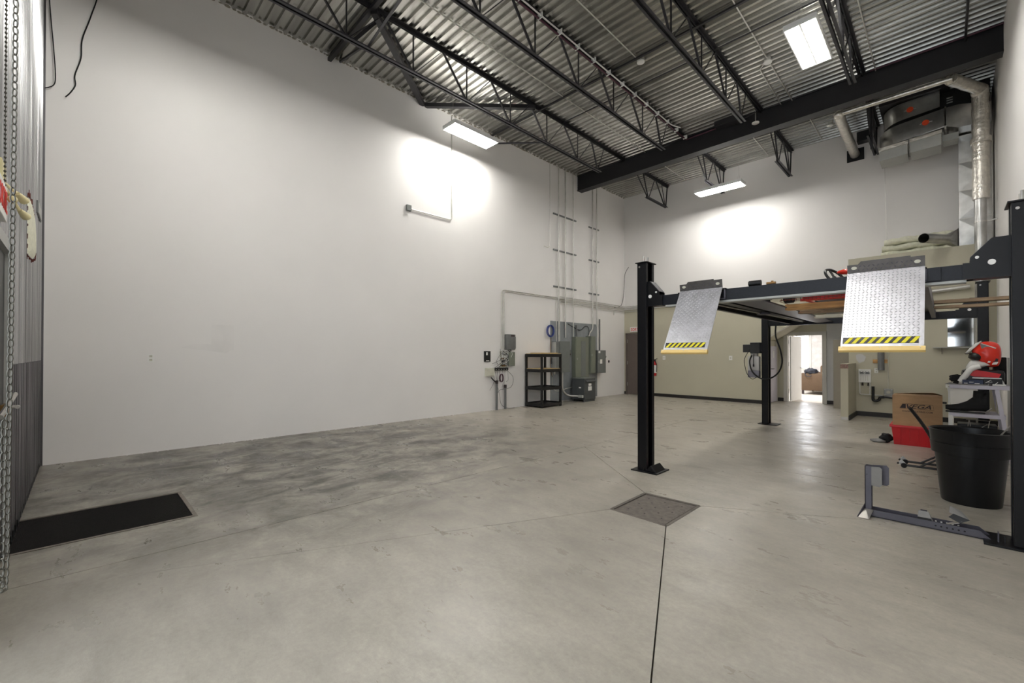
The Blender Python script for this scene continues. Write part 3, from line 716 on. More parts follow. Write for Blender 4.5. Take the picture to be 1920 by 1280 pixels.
conduit([(X0+.06, 9.475, 4.50), (X0+.05, 9.40, 4.44), (X0+.02, 9.26, 4.47)], .007, 'hooked wire end at a round patch on the left wall', m='greybox')
for z in (5.50, 4.45, 3.38):
    nm = {5.50: 'upper', 4.45: 'middle', 3.38: 'lower'}[z]
    strutrail(9.68, 10.78, z+.0, f'{nm} strut rail holding the three left risers')
    strutrail(11.45, 12.02, z-.03, f'{nm} strut rail holding the two risers by the beam')
for k, y in enumerate((9.80, 9.95)): conduit([(X0+.03, y+.35, 3.02-.05*k), (X0+.03, y, 3.02-.05*k), (X0+.03, y, 1.75)], .013, f'{["left","right"][k]} conduit dropping into the leftmost electrical panel', rr=.1)
conduit([(X0+.05, 11.62, 2.35), (X0+.05, 11.60, 2.2), (X0+.06, 11.40, 2.05), (X0+.06, 11.37, 1.94)], .022, 'bent conduit entering the tall trough beside the disconnect switch', rr=.08)
conduit([(X0+.04, 12.02, 1.5), (X0+.04, 12.02, 2.55)], .022, 'grey plastic pipe rising from the disconnect switch', m='pvc')
conduit([(X0+.06, 10.75, 1.9), (X0+.06, 10.73, 2.3)], .022, 'grey pipe stub on top of the wide electrical panel', m='pvc')
# plywood backboard
bb = tag(B(X0, X0+.022, 9.56, 11.90, .04, 2.37).build('backboard', 'backgrey'), 'large grey painted plywood board behind the electrical panels', 'board')
def panel(name, y0, y1, z0, z1, d, m, lab, cat='electrical panel', door=True, handle=None, bx=X0+.022):
    t = thing(name, lab, cat, (bx, (y0+y1)/2, z0))
    B(bx, bx+d, y0, y1, z0, z1, bev=.004).build('panel_body', m, t)
    if door:
        dr = B(bx+d, bx+d+.01, y0+.015, y1-.015, z0+.02, z1-.02, bev=.003).build('panel_door', m, t)
        B(bx+d+.01, bx+d+.016, y0+.06*(y1-y0)+.02, y0+.06*(y1-y0)+.045, (z0+z1)/2-.04, (z0+z1)/2+.03).build('latch', 'panellight', dr)
    return t
t = panel('electrical_panel', 9.60, 10.02, .90, 1.77, .16, 'panelgrey', 'leftmost grey electrical panel, partly behind the black shelf', door=False)
B(X0+.18, X0+.20, 9.75, 10.22, .88, 1.78, bev=.003).build('panel_door', 'panelgrey', t)
B(X0+.022, X0+.18, 9.592, 9.60, .92, 1.75).build('side_plate', 'panellight', t)
t = panel('electrical_panel', 10.55, 11.25, .60, 1.93, .14, 'panelolive', 'wide tall grey-green electrical panel in the middle of the board')
B(X0+.172, X0+.178, 10.82, 11.05, .72, 1.80).build('raised_strip', 'panelgrey', t)
panel('electrical_panel', 11.26, 11.52, .80, 1.97, .20, 'panelolive', 'narrow tall olive trough right of the wide panel')
t = panel('disconnect_switch', 11.62, 12.10, .80, 1.53, .20, 'panelgrey', 'grey disconnect switch with side lever, rightmost on the board', 'switch box')
B(X0+.235, X0+.245, 11.74, 11.86, 1.10, 1.24).build('warning_label', 'white', t)
B(X0+.232, X0+.238, 11.66, 11.76, 1.44, 1.51).build('warning_label', 'white', t)
MB().bar((X0+.12, 12.10, 1.12), (X0+.14, 12.15, 1.18), .03, .04).bar((X0+.14, 12.14, 1.16), (X0+.18, 12.17, 1.34), .02, .03).build('switch_lever', 'ink', t)
t = thing('receptacle_box', 'small square grey receptacle box between the two grey panels', 'outlet', (X0+.02, 10.38, 1.4))
B(X0+.022, X0+.06, 10.28, 10.48, 1.33, 1.53, bev=.003).build('box_body', 'panelgrey', t)
for a, b in ((10.34, 1.46), (10.42, 1.40)): MB().tube([(X0+.06, a, b), (X0+.064, a, b)], .022, 10).build('socket', 'ink', t)
B(X0+.06, X0+.09, 10.29, 10.34, 1.25, 1.33).build('plug', 'ink', t)
tag(MB().tube(smoothpath([(X0+.05, 10.3, 2.32), (X0+.05, 10.6, 2.22), (X0+.05, 10.95, 2.15), (X0+.05, 11.2, 2.28), (X0+.06, 11.35, 2.25), (X0+.07, 11.38, 2.1), (X0+.07, 11.36, 2.0)]), .010, 6).build('loose_cable', 'rubber'), 'black cable sagging across the top of the grey board', 'cable')
t = thing('hose_coil', 'coil of blue hose hanging on the wall beside the grey board', 'hose', (X0+.02, 9.55, 1.9))
m = MB()
for k in range(6):
    rr = .11+.012*math.sin(k*2.1); m.tube([(X0+.03+.012*k, 9.50+math.sin(2*PI*i/20)*rr*1.3+.01*math.sin(k), 2.07+math.cos(2*PI*i/20)*rr*1.45) for i in range(21)], .007, 6, False)
m.build('hose_loop', 'blue', t, smooth=60); MB().tube([(X0, 9.50, 2.23), (X0+.10, 9.50, 2.23)], .006, 6).build('hook', 'ink', t)
tag(MB().tube(smoothpath([(X0+.06, 9.52, 1.88), (X0+.05, 9.52, 1.4), (X0+.05, 9.52, .95), (X0+.05, 9.60, .75)]), .008, 6).build('thin_pipe', 'copper'), 'thin brown wire hanging below the blue hose coil', 'cable')
m = MB(); m.tube([(X0+.06+.02*math.cos(t_*.9), 9.54+.03*math.sin(t_*.9), 1.12+.0055*t_) for t_ in range(36)], .006, 5)
tag(m.build('coiled_cord', 'rubber'), 'black coiled cord hanging behind the black shelf', 'cord')
# transformer on floor
t = thing('transformer', 'dark grey floor transformer cabinet with white labels beside the electrical panels', 'transformer', (-7.66, 10.66, 0))
tx0, tx1, ty0, ty1, tz = -7.90, -7.435, 10.40, 10.96, .68
B(tx0, tx1, ty0, ty1, .07, tz, bev=.006).build('cabinet', 'xfmr', t); B(tx0-.01, tx1+.015, ty0-.015, ty1+.015, tz, tz+.02, bev=.004).build('lid', 'panelgrey', t)
for x in (tx0+.02, tx1-.06): B(x, x+.04, ty0+.01, ty1-.01, 0, .07).build('foot_rail', 'xfmr', t)
B(tx1-.01, tx1+.004, ty0+.06, ty1-.05, .60, .65).build('vent_slot', 'inner', t)
MB().prism([(tx1, .655), (tx1+.05, .60), (tx1+.045, .59), (tx1, .62)], 1, ty0+.05, ty1-.04).build('vent_hood', 'xfmr', t)
for a, b, c_, d_ in ((.20, .34, .49, .56), (.18, .36, .35, .47)): B(tx1, tx1+.003, ty0+a, ty0+b, c_-.02, d_-.02).build('label', 'white', t)
B(tx0+.26, tx0+.34, ty0-.003, ty0, .40, .44).build('label', 'white', t)
tag(MB().tube(rounded([(X0+.13, 9.95, .9), (X0+.13, 9.95, .35), (X0+.16, 10.15, .18), (-7.62, 10.37, .17)], .12), .028, 10).build('flexible_conduit', 'emt', smooth=50), 'thick curved metal conduit from the left panel to the transformer', 'conduit')
tag(MB().tube(rounded([(X0+.03, 9.62, .95), (X0+.03, 9.62, .40), (X0+.10, 9.75, .33), (-7.88, 10.36, .42)], .1), .009, 8).build('conduit', 'emt', smooth=50), 'thin conduit curving low behind the black shelf', 'conduit')
tag(B(-7.60, -7.45, 10.30, 10.38, .13, .21, bev=.01).build('conduit_fitting', 'panellight'), 'grey pipe fitting in front of the transformer foot', 'fitting')
outlet(X0+.022, 9.72, .88, 1, 0, 'white outlet low on the grey board behind the shelf', .07, .12)
# black shelf with particle boards
t = thing('storage_shelf', 'black metal four-tier shelf with particle board tops against the left wall', 'shelf', (-7.68, 8.87, 0))
sx0, sx1, sy0, sy1 = -7.99, -7.39, 8.46, 9.28
for x in (sx0, sx1-.05):
    for y in (sy0, sy1-.05): MB().box(x, x+.05, y, y+.05, 0, 1.40).build('post', 'black', t)
for z, brd in ((1.33, 1), (.93, 1), (.46, 0), (.03, 0)):
    m = MB().box(sx0, sx1, sy0-.004, sy0+.012, z, z+.08).box(sx0, sx1, sy1-.012, sy1+.004, z, z+.08).box(sx0-.004, sx0+.012, sy0, sy1, z, z+.08).box(sx1-.012, sx1+.004, sy0, sy1, z, z+.08)
    sh = m.build('shelf_frame', 'black', t)
    if brd: B(sx0+.015, sx1-.015, sy0+.014, sy1-.014, z+.05, z+.095).build('shelf_board', 'mdf', sh)
    else: B(sx0+.012, sx1-.012, sy0+.012, sy1-.012, z+.03, z+.045).build('shelf_board', 'black', sh)
B(sx0+.1, sx1-.06, sy0+.10, sy1-.1, 1.425, 1.445).build('loose_board', 'mdf', t)
# telecom clutter
t = thing('control_box', 'black rectangular box at the far left of the wiring clutter', 'control box', (X0, 7.12, 1.215))
B(X0, X0+.03, 7.02, 7.22, 1.215, 1.48, bev=.006).build('box_body', 'black', t)
B(X0+.03, X0+.033, 7.07, 7.12, 1.38, 1.45).build('paper_label', 'white', t); B(X0+.03, X0+.032, 7.07, 7.17, 1.235, 1.25).build('paper_label', 'white', t)
t = thing('grey_junction_box', 'pale grey square box below the black box', 'junction box', (X0, 7.18, .86))
B(X0, X0+.09, 7.05, 7.30, .86, 1.06, bev=.008).build('box_body', 'greybox', t); B(X0+.09, X0+.097, 7.07, 7.28, .88, 1.04, bev=.004).build('cover', 'greybox', t)
t = thing('network_box', 'rounded grey plastic box, topmost in the wiring clutter', 'network box', (X0, 7.9, 1.51))
B(X0, X0+.11, 7.72, 8.03, 1.52, 1.92, bev=.02).build('box_body', 'pvc', t, smooth=40); B(X0+.11, X0+.118, 7.86, 7.98, 1.86, 1.90).build('vent', 'ink', t)
B(X0+.01, X0+.08, 8.03, 8.07, 1.55, 1.86, bev=.01).build('side_housing', 'panelgrey', t)
B(X0, X0+.05, 7.82, 7.93, 1.44, 1.52).build('bracket', 'ink', t)
tag(B(X0, X0+.10, 7.80, 8.02, 1.10, 1.46, bev=.01).build('metal_box', 'panelolive'), 'olive metal box under the rounded grey network box', 'junction box')
t = thing('terminal_block', 'open terminal block crammed with white and red wires', 'terminal block', (X0, 7.68, 1.1))
B(X0, X0+.03, 7.56, 7.78, 1.05, 1.48).build('backplate', 'greybox', t)
for k in range(6): B(X0+.03, X0+.055, 7.59, 7.75, 1.09+k*.06, 1.125+k*.06).build('terminal_strip', ['copper', 'white', 'ink'][k % 3], t)
t = thing('patch_rail', 'black horizontal cable rail crossing the wiring clutter', 'rail', (X0, 7.55, 1.0))
B(X0, X0+.07, 7.30, 7.80, .99, 1.06, bev=.004).build('rail_body', 'black', t)
for k in range(5): MB().tube([(X0+.07, 7.36+k*.09, 1.02), (X0+.10, 7.36+k*.09, 1.02)], .008, 6).build('port', 'emt', t)
rnd = random.Random(3); m = MB(); mb2 = MB()
for k in range(26):
    a = (X0+.06, 7.5+.3*rnd.random(), 1.45+.12*rnd.random()); b = (X0+.06+.05*rnd.random(), 7.35+.65*rnd.random(), 1.2+.2*rnd.random()); c_ = (X0+.04, 7.2+.7*rnd.random(), 1.0+.2*rnd.random())
    (m if k % 3 else mb2).tube(smoothpath([a, b, c_], 5), .0045, 4)
for k in range(7):
    y = 7.25+.09*k; mb2.tube(smoothpath([(X0+.05, y, 1.0), (X0+.06, y+.08*rnd.uniform(-1, 1), .75), (X0+.04, y+.1*rnd.uniform(-1, 1), .5+.25*rnd.random())], 5), .004, 4)
mb2.tube(smoothpath([(X0+.03, 7.42, .7), (X0+.05, 7.5, .4), (X0+.04, 7.58, .12), (X0+.06, 7.8, .012), (X0+.1, 8.0, .01)], 6), .005, 4)
mb2.tube(smoothpath([(X0+.05, 7.75, 1.0), (X0+.06, 7.98, .8), (X0+.06, 7.9, .55), (X0+.04, 7.55, .5), (X0+.04, 7.45, .42)], 6), .0045, 4)
tag(m.build('white_wires', 'white'), 'tangle of thin white wires around the terminal block', 'wires', kind='stuff')
tag(mb2.build('black_wires', 'rubber'), 'tangle of thin black wires hanging below the cable rail', 'wires', kind='stuff')
t = thing('cable_reel', 'small dark red coil of wire hanging below the cable rail', 'wire coil', (X0+.03, 7.58, .7))
m = MB()
for k in range(4): m.tube([(X0+.04+.01*k, 7.57+math.sin(2*PI*i/16)*.055, .80+math.cos(2*PI*i/16)*.10) for i in range(17)], .008, 5, False)
m.build('coil', 'purple', t, smooth=60)
for y, z, nm in ((7.40, .74, 'taller'), (7.70, .62, 'shorter')):
    t = thing('floor_pipe', f'{nm} grey plastic pipe rising from the floor below the wiring', 'pipe', (X0+.05, y, 0))
    MB().tube([(X0+.06, y, 0), (X0+.06, y, z-.06)], .030, 14).build('pipe', 'pvc', t, smooth=50); MB().tube([(X0+.06, y, z-.08), (X0+.06, y, z+.0)], .036, 14).build('collar', 'ink', t, smooth=50)
tag(MB().tube([(X0+.05, 7.22, .82), (X0+.06, 7.28, .76), (X0+.06, 7.40, .68)], .016, 8).build('short_hose', 'rubber'), 'short black hose between pale box and taller floor pipe', 'hose')
tag(MB().tube([(X0, 12.62, 1.16), (X0+.01, 12.62, 1.16)], .045, 14).build('wall_hole_cap', 'ink'), 'small dark round cap on the wall right of the disconnect switch', 'cap')
tag(MB().tube(smoothpath([(X0+.05, 12.9, 3.0), (X0+.05, 13.35, 3.12), (X0+.06, 13.5, 3.6), (X0+.09, 13.52, 4.2), (X0+.22, 13.55, 4.45)]), .011, 6).build('upright_cable', 'pvc'), 'thin grey cable curling up in the back left corner', 'cable')
tag(MB().tube([(X0+.04, 12.9, 2.88), (X0+.04, 12.9, 2.75)], .02, 8).build('conduit_stub', 'emt'), 'tiny conduit stub under the bundle near the corner', 'conduit')

# ================================================================ BACK WALL
d3 = struct(MB().box(-7.96, -7.90, YB-.06, YB-.012, 0, 2.13).box(-7.06, -7.0, YB-.06, YB-.012, 0, 2.13).box(-7.96, -7.0, YB-.06, YB-.012, 2.08, 2.14).build('door_3', 'browndoor'))
dl = B(-7.90, -7.06, YB-.045, YB-.013, .01, 2.08).build('door_leaf', 'browndoor', d3)
for z in (.3, 1.05, 1.80): B(-7.905, -7.885, YB-.052, YB-.045, z, z+.12).build('hinge', 'chocksilver', dl)
sortie((-7.56, YB-.012, 2.18), 1, -1, .44, .17, 'white exit sign with red letters above the brown door, half hidden by the lift post', 0)
outlet(-6.56, YB-.012, 1.285, 0, -1, 'white switch on the olive wall near the extinguisher', .09, .13, 'switch', False)
outlet(-4.49, YB-.012, 1.29, 0, -1, 'white switch on the middle of the olive wall', .09, .13, 'switch', False)
t = thing('fire_extinguisher', 'red fire extinguisher with white label hung on the olive wall behind the post', 'fire extinguisher', (-6.86, YB-.1, .66))
MB().lathe([(.01, 0), (.062, .008), (.068, .02), (.068, .40), (.055, .45), (.025, .48), (.02, .50)], (-6.86, YB-.09, .68), 20).build('cylinder', 'extred', t, smooth=40)
MB().lathe([(.0695, .10), (.0695, .36)], (-6.86, YB-.09, .68), 20).build('label', 'white', t, smooth=40)
MB().box(-6.89, -6.83, YB-.12, YB-.06, 1.17, 1.22).bar((-6.86, YB-.09, 1.22), (-6.76, YB-.09, 1.26), .02, .02).build('valve', 'ink', t)
MB().tube(smoothpath([(-6.83, YB-.12, 1.19), (-6.76, YB-.13, 1.05), (-6.77, YB-.12, .82)]), .010, 6).build('hose', 'rubber', t)
# grey door in the recess (door_4)
d4 = struct(MB().box(-3.60, -3.545, 13.98, 14.04, 0, 1.80).box(-3.60, -3.545, 14.72, 14.78, 0, 1.80).build('door_4', 'frame'))
dl = B(-3.60, -3.555, 14.04, 14.72, .01, 1.64).build('door_leaf', 'lilacdoor', d4)
B(-3.555, -3.55, 14.36, 14.44, 1.30, 1.50).build('notice', 'white', dl)
MB().tube([(-3.555, 14.12, .98), (-3.50, 14.12, .98), (-3.50, 14.22, .98)], .011, 8).build('door_handle', 'ink', dl)
for k, (z0, z1, x) in enumerate(((2.97, 2.99, 0),)): pass

# ================================================================ BLOCK WALL FITTINGS
yw = by
t = thing('wall_pipe', 'short wide grey pipe mounted on a wood block on the olive wall', 'pipe', (-1.01, yw-.07, 1.05))
MB().tube([(-1.005, yw-.07, 1.05), (-1.005, yw-.07, 2.1)], .058, 18).build('pipe', 'pvc', t, smooth=50)
B(-1.15, -.885, yw-.02, yw, 1.205, 1.285).build('wood_block', 'wood', t)
outlet(-1.09, yw, 1.035, 0, -1, 'white outlet beside the wide grey pipe', .065, .11)
t = thing('washer_supply_box', 'white valve box with two grey taps on the olive wall', 'valve box', (-1.29, yw-.05, .76))
B(-1.40, -1.18, yw-.05, yw, .76, 1.06, bev=.006).build('box_body', 'white', t)
for x in (-1.34, -1.24):
    v = MB().tube([(x, yw-.05, .98), (x, yw-.09, .98)], .018, 10).bar((x-.035, yw-.085, 1.01), (x+.035, yw-.085, .96), .012, .014).bar((x+.03, yw-.085, 1.01), (x-.03, yw-.085, .96), .012, .014).build('tap', 'pvc', t)
    MB().tube([(x+.01, yw-.03, .76), (x+.01, yw-.03, .70)], .013, 8).tube([(x+.01, yw-.03, .715), (x+.01, yw-.03, .69)], .018, 8).build('hose_outlet', 'ink', t)
B(-1.385, -1.195, yw-.055, yw-.05, .975, .985).build('tap_rail', 'ink', t)
m = MB()
for k in range(4): m.box(-1.36+.04*k, -1.352+.04*k, yw-.053, yw-.05, .80, .92)
m.build('rib', 'greybox', t)
tag(MB().tube(rounded([(-1.38, yw-.03, .76), (-1.38, yw-.03, .49), (-.98, yw-.03, .485)], .03), .010, 8).build('supply_pipe', 'white', smooth=50), 'left white supply pipe below the valve box', 'pipe')
tag(MB().tube([(-1.20, yw-.03, .76), (-1.20, yw-.03, .50)], .010, 8).build('supply_pipe', 'white', smooth=50), 'right white supply pipe below the valve box', 'pipe')
t = thing('drain_trap', 'black plastic drain trap and waste pipe on the olive wall', 'drain pipe', (-1.1, yw-.06, .38))
MB().tube([(-1.145, yw-.06, .68), (-1.145, yw-.06, .44)], .027, 12).build('standpipe', 'abs', t, smooth=50)
MB().tube(smoothpath([(-1.145, yw-.06, .46), (-1.14, yw-.06, .38), (-1.09, yw-.06, .36), (-1.04, yw-.06, .39), (-1.02, yw-.06, .44), (-.95, yw-.06, .455)]), .028, 12).build('trap_bend', 'abs', t, smooth=60)
MB().tube([(-.96, yw-.06, .455), (.02, yw-.06, .40)], .020, 12).build('waste_pipe', 'abs', t, smooth=50)
t = thing('metal_outlet_box', 'square steel double receptacle box at the foot of a conduit', 'outlet', (-.885, yw-.05, .48))
B(-.96, -.81, yw-.05, yw, .49, .64, bev=.01).build('box_body', 'panellight', t); MB().tube([(-.885, yw-.05, .565), (-.885, yw-.058, .565)], .035, 14).build('socket', 'greybox', t)
for a in (-.945, -.825):
    for b in (.505, .625): MB().tube([(a, yw-.05, b), (a, yw-.056, b)], .01, 8).build('screw', 'emt', t)
tag(MB().tube([(-.888, yw-.02, .64), (-.888, yw-.02, 2.9)], .010, 8).build('conduit', 'greybox', smooth=50), 'pale vertical conduit down to the steel receptacle box', 'conduit')
tag(MB().box(-1.02, -.75, yw-.03, yw-.005, .455, .475).build('pipe_bracket', 'white'), 'white bracket strip under the steel receptacle box', 'bracket')
t = thing('wall_mirror', 'frameless mirror standing on a small glass shelf on the olive wall', 'mirror', (.24, yw-.03, 1.55))
B(.04, .42, yw-.02, yw-.002, 1.56, 2.14).build('mirror_glass', 'mirror', t)
t = thing('glass_shelf', 'thin shelf under the mirror on the olive wall', 'shelf', (.1, yw-.08, 1.5))
B(-.18, .46, yw-.16, yw, 1.53, 1.545).build('shelf_plate', 'panellight', t)
for x in (-.05, .35): MB().prism([(yw, 1.53), (yw-.13, 1.53), (yw, 1.40)], 0, x, x+.012).build('bracket', 'olive_dark', t)
tag(MB().tube([(-.30, yw-.08, 2.70), (.36, yw-.08, 2.76)], .045, 16).build('round_duct', 'emt', smooth=50), 'shiny horizontal metal tube on the olive wall behind the lift', 'duct')
# utility sink
t = thing('laundry_tub', 'white plastic laundry tub on legs behind the shelf unit', 'sink', (.26, 11.9, 0))
m = MB(); x0_, x1_, y0_, y1_ = .02, .58, 11.65, 12.2
vs_ = [(x0_+.06, y0_+.06, .40), (x1_-.06, y0_+.06, .40), (x1_-.06, y1_-.06, .40), (x0_+.06, y1_-.06, .40), (x0_, y0_, .80), (x1_, y0_, .80), (x1_, y1_, .80), (x0_, y1_, .80),
       (x0_+.03, y0_+.03, .80), (x1_-.03, y0_+.03, .80), (x1_-.03, y1_-.03, .80), (x0_+.03, y1_-.03, .80), (x0_+.08, y0_+.08, .43), (x1_-.08, y0_+.08, .43), (x1_-.08, y1_-.08, .43), (x0_+.08, y1_-.08, .43)]
f_ = [(0,1,2,3)]+[(k, (k+1) % 4, 4+(k+1) % 4, 4+k) for k in range(4)]+[(4+k, 4+(k+1) % 4, 8+(k+1) % 4, 8+k) for k in range(4)]+[(8+k, 8+(k+1) % 4, 12+(k+1) % 4, 12+k) for k in range(4)]+[(12,13,14,15)]
m.add(vs_, f_).build('basin', 'white', t)
MB().box(x0_-.015, x1_+.015, y0_-.015, y0_+.01, .765, .805).box(x0_-.015, x0_+.01, y0_, y1_, .765, .805).build('rim', 'white', t)
for x in (x0_+.07, x1_-.07):
    for y in (y0_+.07, y1_-.07): MB().tube([(x, y, .40), (x, y, 0)], [.028, .022], 8).build('leg', 'white', t)

# ================================================================ HIGH DUCTWORK
t = thing('foil_pipe', 'foil-wrapped pipe running under the beam and bending into the back wall', 'pipe', (-.6, 11.6, 6.3))
Yp = 11.22
m = MB(); pth = rounded([(.42, Yp+.1, 6.46), (-1.53, Yp, 6.53), (-1.55, 13.66, 6.36)], .1, 5)
MB().tube([(.12, Yp, 6.43), (-1.55, Yp, 6.43)], .046, 14).build('thin_pipe_wrap', 'foil', t, smooth=60)
def lumpy(p, q, r, n=16, seg=18, amp=.05):
    p = Vector(p); q = Vector(q); P = [p.lerp(q, i/seg) for i in range(seg+1)]
    return MB().tube(P, [r*(1+amp*random.uniform(-1, 1)) for _ in P], n)
lumpy((-1.55, Yp, 6.42), (-1.56, 13.62, 6.38), .095).build('thick_pipe_wrap', 'foil', t, smooth=60)
MB().sphere((-1.55, Yp, 6.42), .085, (1, 1, 1), 10).build('elbow', 'foil', t, smooth=60)
tag(MB().box(-1.72, -1.38, YB-.014, YB-.002, 6.22, 6.52).build('wall_opening', 'inner'), 'dark square hole in back wall where the foil pipe enters', 'opening')
t = thing('foil_flue', 'thick foil-wrapped vertical flue pipe along the right wall', 'flue', (.51, 12.3, 3.6))
lumpy((.51, 12.3, 4.40), (.51, 12.3, 5.55), .118, amp=.03).build('foil_wrap', 'foil', t, smooth=60)
lumpy((.51, 12.3, 5.50), (.51, 12.3, 6.45), .120, amp=.04).build('foil_wrap', 'foil', t, smooth=60)
lumpy((.51, 12.3, 5.48), (.51, 12.3, 5.58), .14, seg=3, amp=.06).build('foil_collar', 'foil', t, smooth=60)
MB().sphere((.50, 12.25, 6.48), .13, (1, 1.0, 1), 10).build('foil_elbow', 'foil', t, smooth=60)
lumpy((.50, 12.2, 6.50), (.10, Yp+.04, 6.44), .10, seg=8, amp=.08).build('foil_branch', 'foil', t, smooth=60)
MB().tube([(.50, 12.3, 4.42), (.50, 12.3, .0)], .085, 20).build('bare_pipe', 'galv', t, smooth=50)
MB().lathe([(.09, 0), (.09, .02)], (.50, 12.3, 3.95), 20).build('pipe_band', 'emt', t)
MB().bar((.58, 12.3, 3.96), (XR, 12.3, 3.98), .02, .02).build('wall_bracket', 'emt', t)
t = thing('rectangular_duct', 'vertical galvanised duct with cross-broken panels beside the foil flue', 'duct', (.44, 13.1, 3.6))
dx0, dx1, dy0, dy1 = .22, .68, 12.88, 13.25
zz = [3.62, 4.20, 4.78, 5.36, 5.92]
for a, b in zip(zz[:-1], zz[1:]):
    c_ = (dx0+.30, dy0-.016, (a+b)/2)
    vs_ = [(dx0, dy0, a), (dx1, dy0, a), (dx1, dy0, b), (dx0, dy0, b), (dx0, dy1, a), (dx1, dy1, a), (dx1, dy1, b), (dx0, dy1, b), c_]
    MB().add(vs_, [(0, 1, 8), (1, 2, 8), (2, 3, 8), (3, 0, 8), (4, 5, 6, 7), (0, 4, 7, 3), (1, 5, 6, 2), (0, 1, 5, 4), (3, 2, 6, 7)]).build('duct_section', 'galv', t)
    B(dx0-.004, dx1+.004, dy0-.006, dy1+.004, b-.006, b+.006).build('duct_seam', 'emt', t)
t = thing('open_round_duct', 'short round metal duct with dark open end on top of the olive block', 'duct', (-.1, 12.75, 3.62))
def openpipe(p, q, r, n=24, th=.004):
    m = MB().tube([p, q], r, n, False); m.tube([p, q], r-th, n, False); return m
openpipe((-.29, 11.98, 3.735), (.02, 12.56, 3.765), .095).build('pipe', 'galv', t, smooth=50)
MB().tube([(-.02, 12.50, 3.76), (-.017, 12.506, 3.76)], .088, 20).build('damper_plate', 'inner', t)
vs_ = []; n = 16; c0 = Vector((.02, 12.56, 3.765)); ax_ = Vector((.31, .58, .03)).normalized(); sd_ = Vector((ax_.y, -ax_.x, 0)).normalized()
for k in range(n):
    a = 2*PI*k/n; vs_.append(c0+sd_*.095*math.cos(a)+Vector((0, 0, .095*math.sin(a))))
for k in range(n):
    a = 2*PI*k/n; c1, s1 = math.cos(a), math.sin(a); mm = max(abs(c1), abs(s1)); vs_.append((.215-.0*c1, 12.90+.10-.10*c1/mm, 3.83+.20*s1/mm))
MB().add(vs_, [(k, (k+1) % n, n+(k+1) % n, n+k) for k in range(n)]).build('transition', 'galv', t)
t = thing('insulation_batts', 'stack of pale fluffy insulation batts on top of the olive block', 'insulation', (-.45, 13.1, 3.61))
for i, (a, b, z0, z1) in enumerate(((-1.04, .16, 3.62, 3.76), (-1.02, .10, 3.765, 3.90), (-.98, .17, 3.905, 4.05))):
    bm = bmesh.new(); bmesh.ops.create_grid(bm, x_segments=1, y_segments=1, size=1); bm.free()
    P = [Vector((a+(b-a)*k/14, 13.3+.02*math.sin(k*1.7+i), (z0+z1)/2+.012*math.sin(k*.9+i*2))) for k in range(15)]
    m = MB(); vs_ = []
    for k, p in enumerate(P):
        for j in range(12):
            an = 2*PI*j/12; c1, s1 = math.cos(an), math.sin(an)
            vs_.append(p+Vector((0, .24*math.copysign(abs(c1)**.6, c1), (z1-z0)*.52*math.copysign(abs(s1)**.5, s1)*(1+.12*math.sin(k*2.3+j)))))
    m.add(vs_, [(k*12+j, k*12+(j+1) % 12, (k+1)*12+(j+1) % 12, (k+1)*12+j) for k in range(14) for j in range(12)]+[tuple(range(12)), tuple(14*12+j for j in range(12))])
    m.build('batt', 'batt', t, smooth=70)
# ceiling unit with ducts
t = thing('ceiling_air_handler', 'galvanised ducted air handler hung under the roof beyond the beam at right', 'air handler', (-.4, 12.6, 5.6))
def curvedbox(x0, x1, y0, y1, zb0, zb1, zt0, zt1):
    "plenum with rounded front-left end; bottom edge rises to the right"
    pts = [(x1, y0)]+[(x0+.35*(1-math.sin(a)), y0+.45*(1-math.cos(a))) for a in [PI/2*0 + PI/2*k/6 for k in range(7)]]+[(x0, y1), (x1, y1)]
    n = len(pts); vs = []
    for z0, z1 in ((zb0, zb1), (zt0, zt1)):
        for p in pts:
            u = (p[0]-x0)/(x1-x0); vs.append((p[0], p[1], z0+(z1-z0)*u))
    return MB().add(vs, [tuple(range(n)), tuple(range(n, 2*n))[::-1]]+[(k, (k+1) % n, n+(k+1) % n, n+k) for k in range(n)])
curvedbox(-1.02, .05, 12.42, 13.55, 5.92, 6.05, 6.30, 6.42).build('lower_plenum', 'galv', t, smooth=40)
curvedbox(-.96, -.05, 12.50, 13.55, 6.42, 6.50, 6.80, 6.84).build('upper_plenum', 'galv', t, smooth=40)
MB().prism([(-.40, 5.99), (.05, 6.04), (.22, 5.96), (.66, 5.93), (.66, 6.30), (.22, 6.42), (.05, 6.42)], 1, 12.44, 13.0).build('side_duct', 'galv', t)
B(.02, .04, 12.42, 13.02, 5.98, 6.44).build('duct_seam', 'emt', t)
B(-1.0, .10, 12.4, 13.5, 6.84, 6.90).build('support_frame', 'steel', t)
B(-.1, .66, 12.7, 13.5, 6.35, 6.88).build('fan_housing', 'inner', t)
for k in range(3): B(.05, .14, 12.69, 12.70, 6.60+.05*k, 6.622+.05*k).build('vent_slot', 'panellight', t)
for (a, b) in ((-.50, 6.62), (-.26, 6.22)):
    y = 12.495 if b > 6.5 else 12.415
    MB().tube([(a, y, b), (a, y-.015, b)], .055, 18).build('round_sticker', 'orange', t)
    B(a-.09, a+.10, y-.012, y-.002, b-.006, b+.006).build('lever', 'emt', t)
for a, b, z0, z1 in ((-1.0, -.54, 5.66, 5.86), (-.50, -.03, 5.68, 5.90)):
    MB().prism([(a, z0), (b, z0+.02), (b, z1+.03), (a, z1)], 1, 12.45, 13.0).build('vent_box', 'panellight', t)
    MB().prism([(a-.01, z1), (b+.01, z1+.03), (b+.01, z1+.10), (a-.01, z1+.07)], 1, 12.42, 13.05).build('foil_neck', 'foil', t, smooth=30)
B(-.01, .22, 12.6, 12.95, 5.80, 5.93).build('vent_box', 'panellight', t)
for x in (-1.0, .1): MB().tube([(x, 12.3, 6.85), (x, 12.3, 6.93)], .008, 6).build('hanger_rod', 'emt', t)
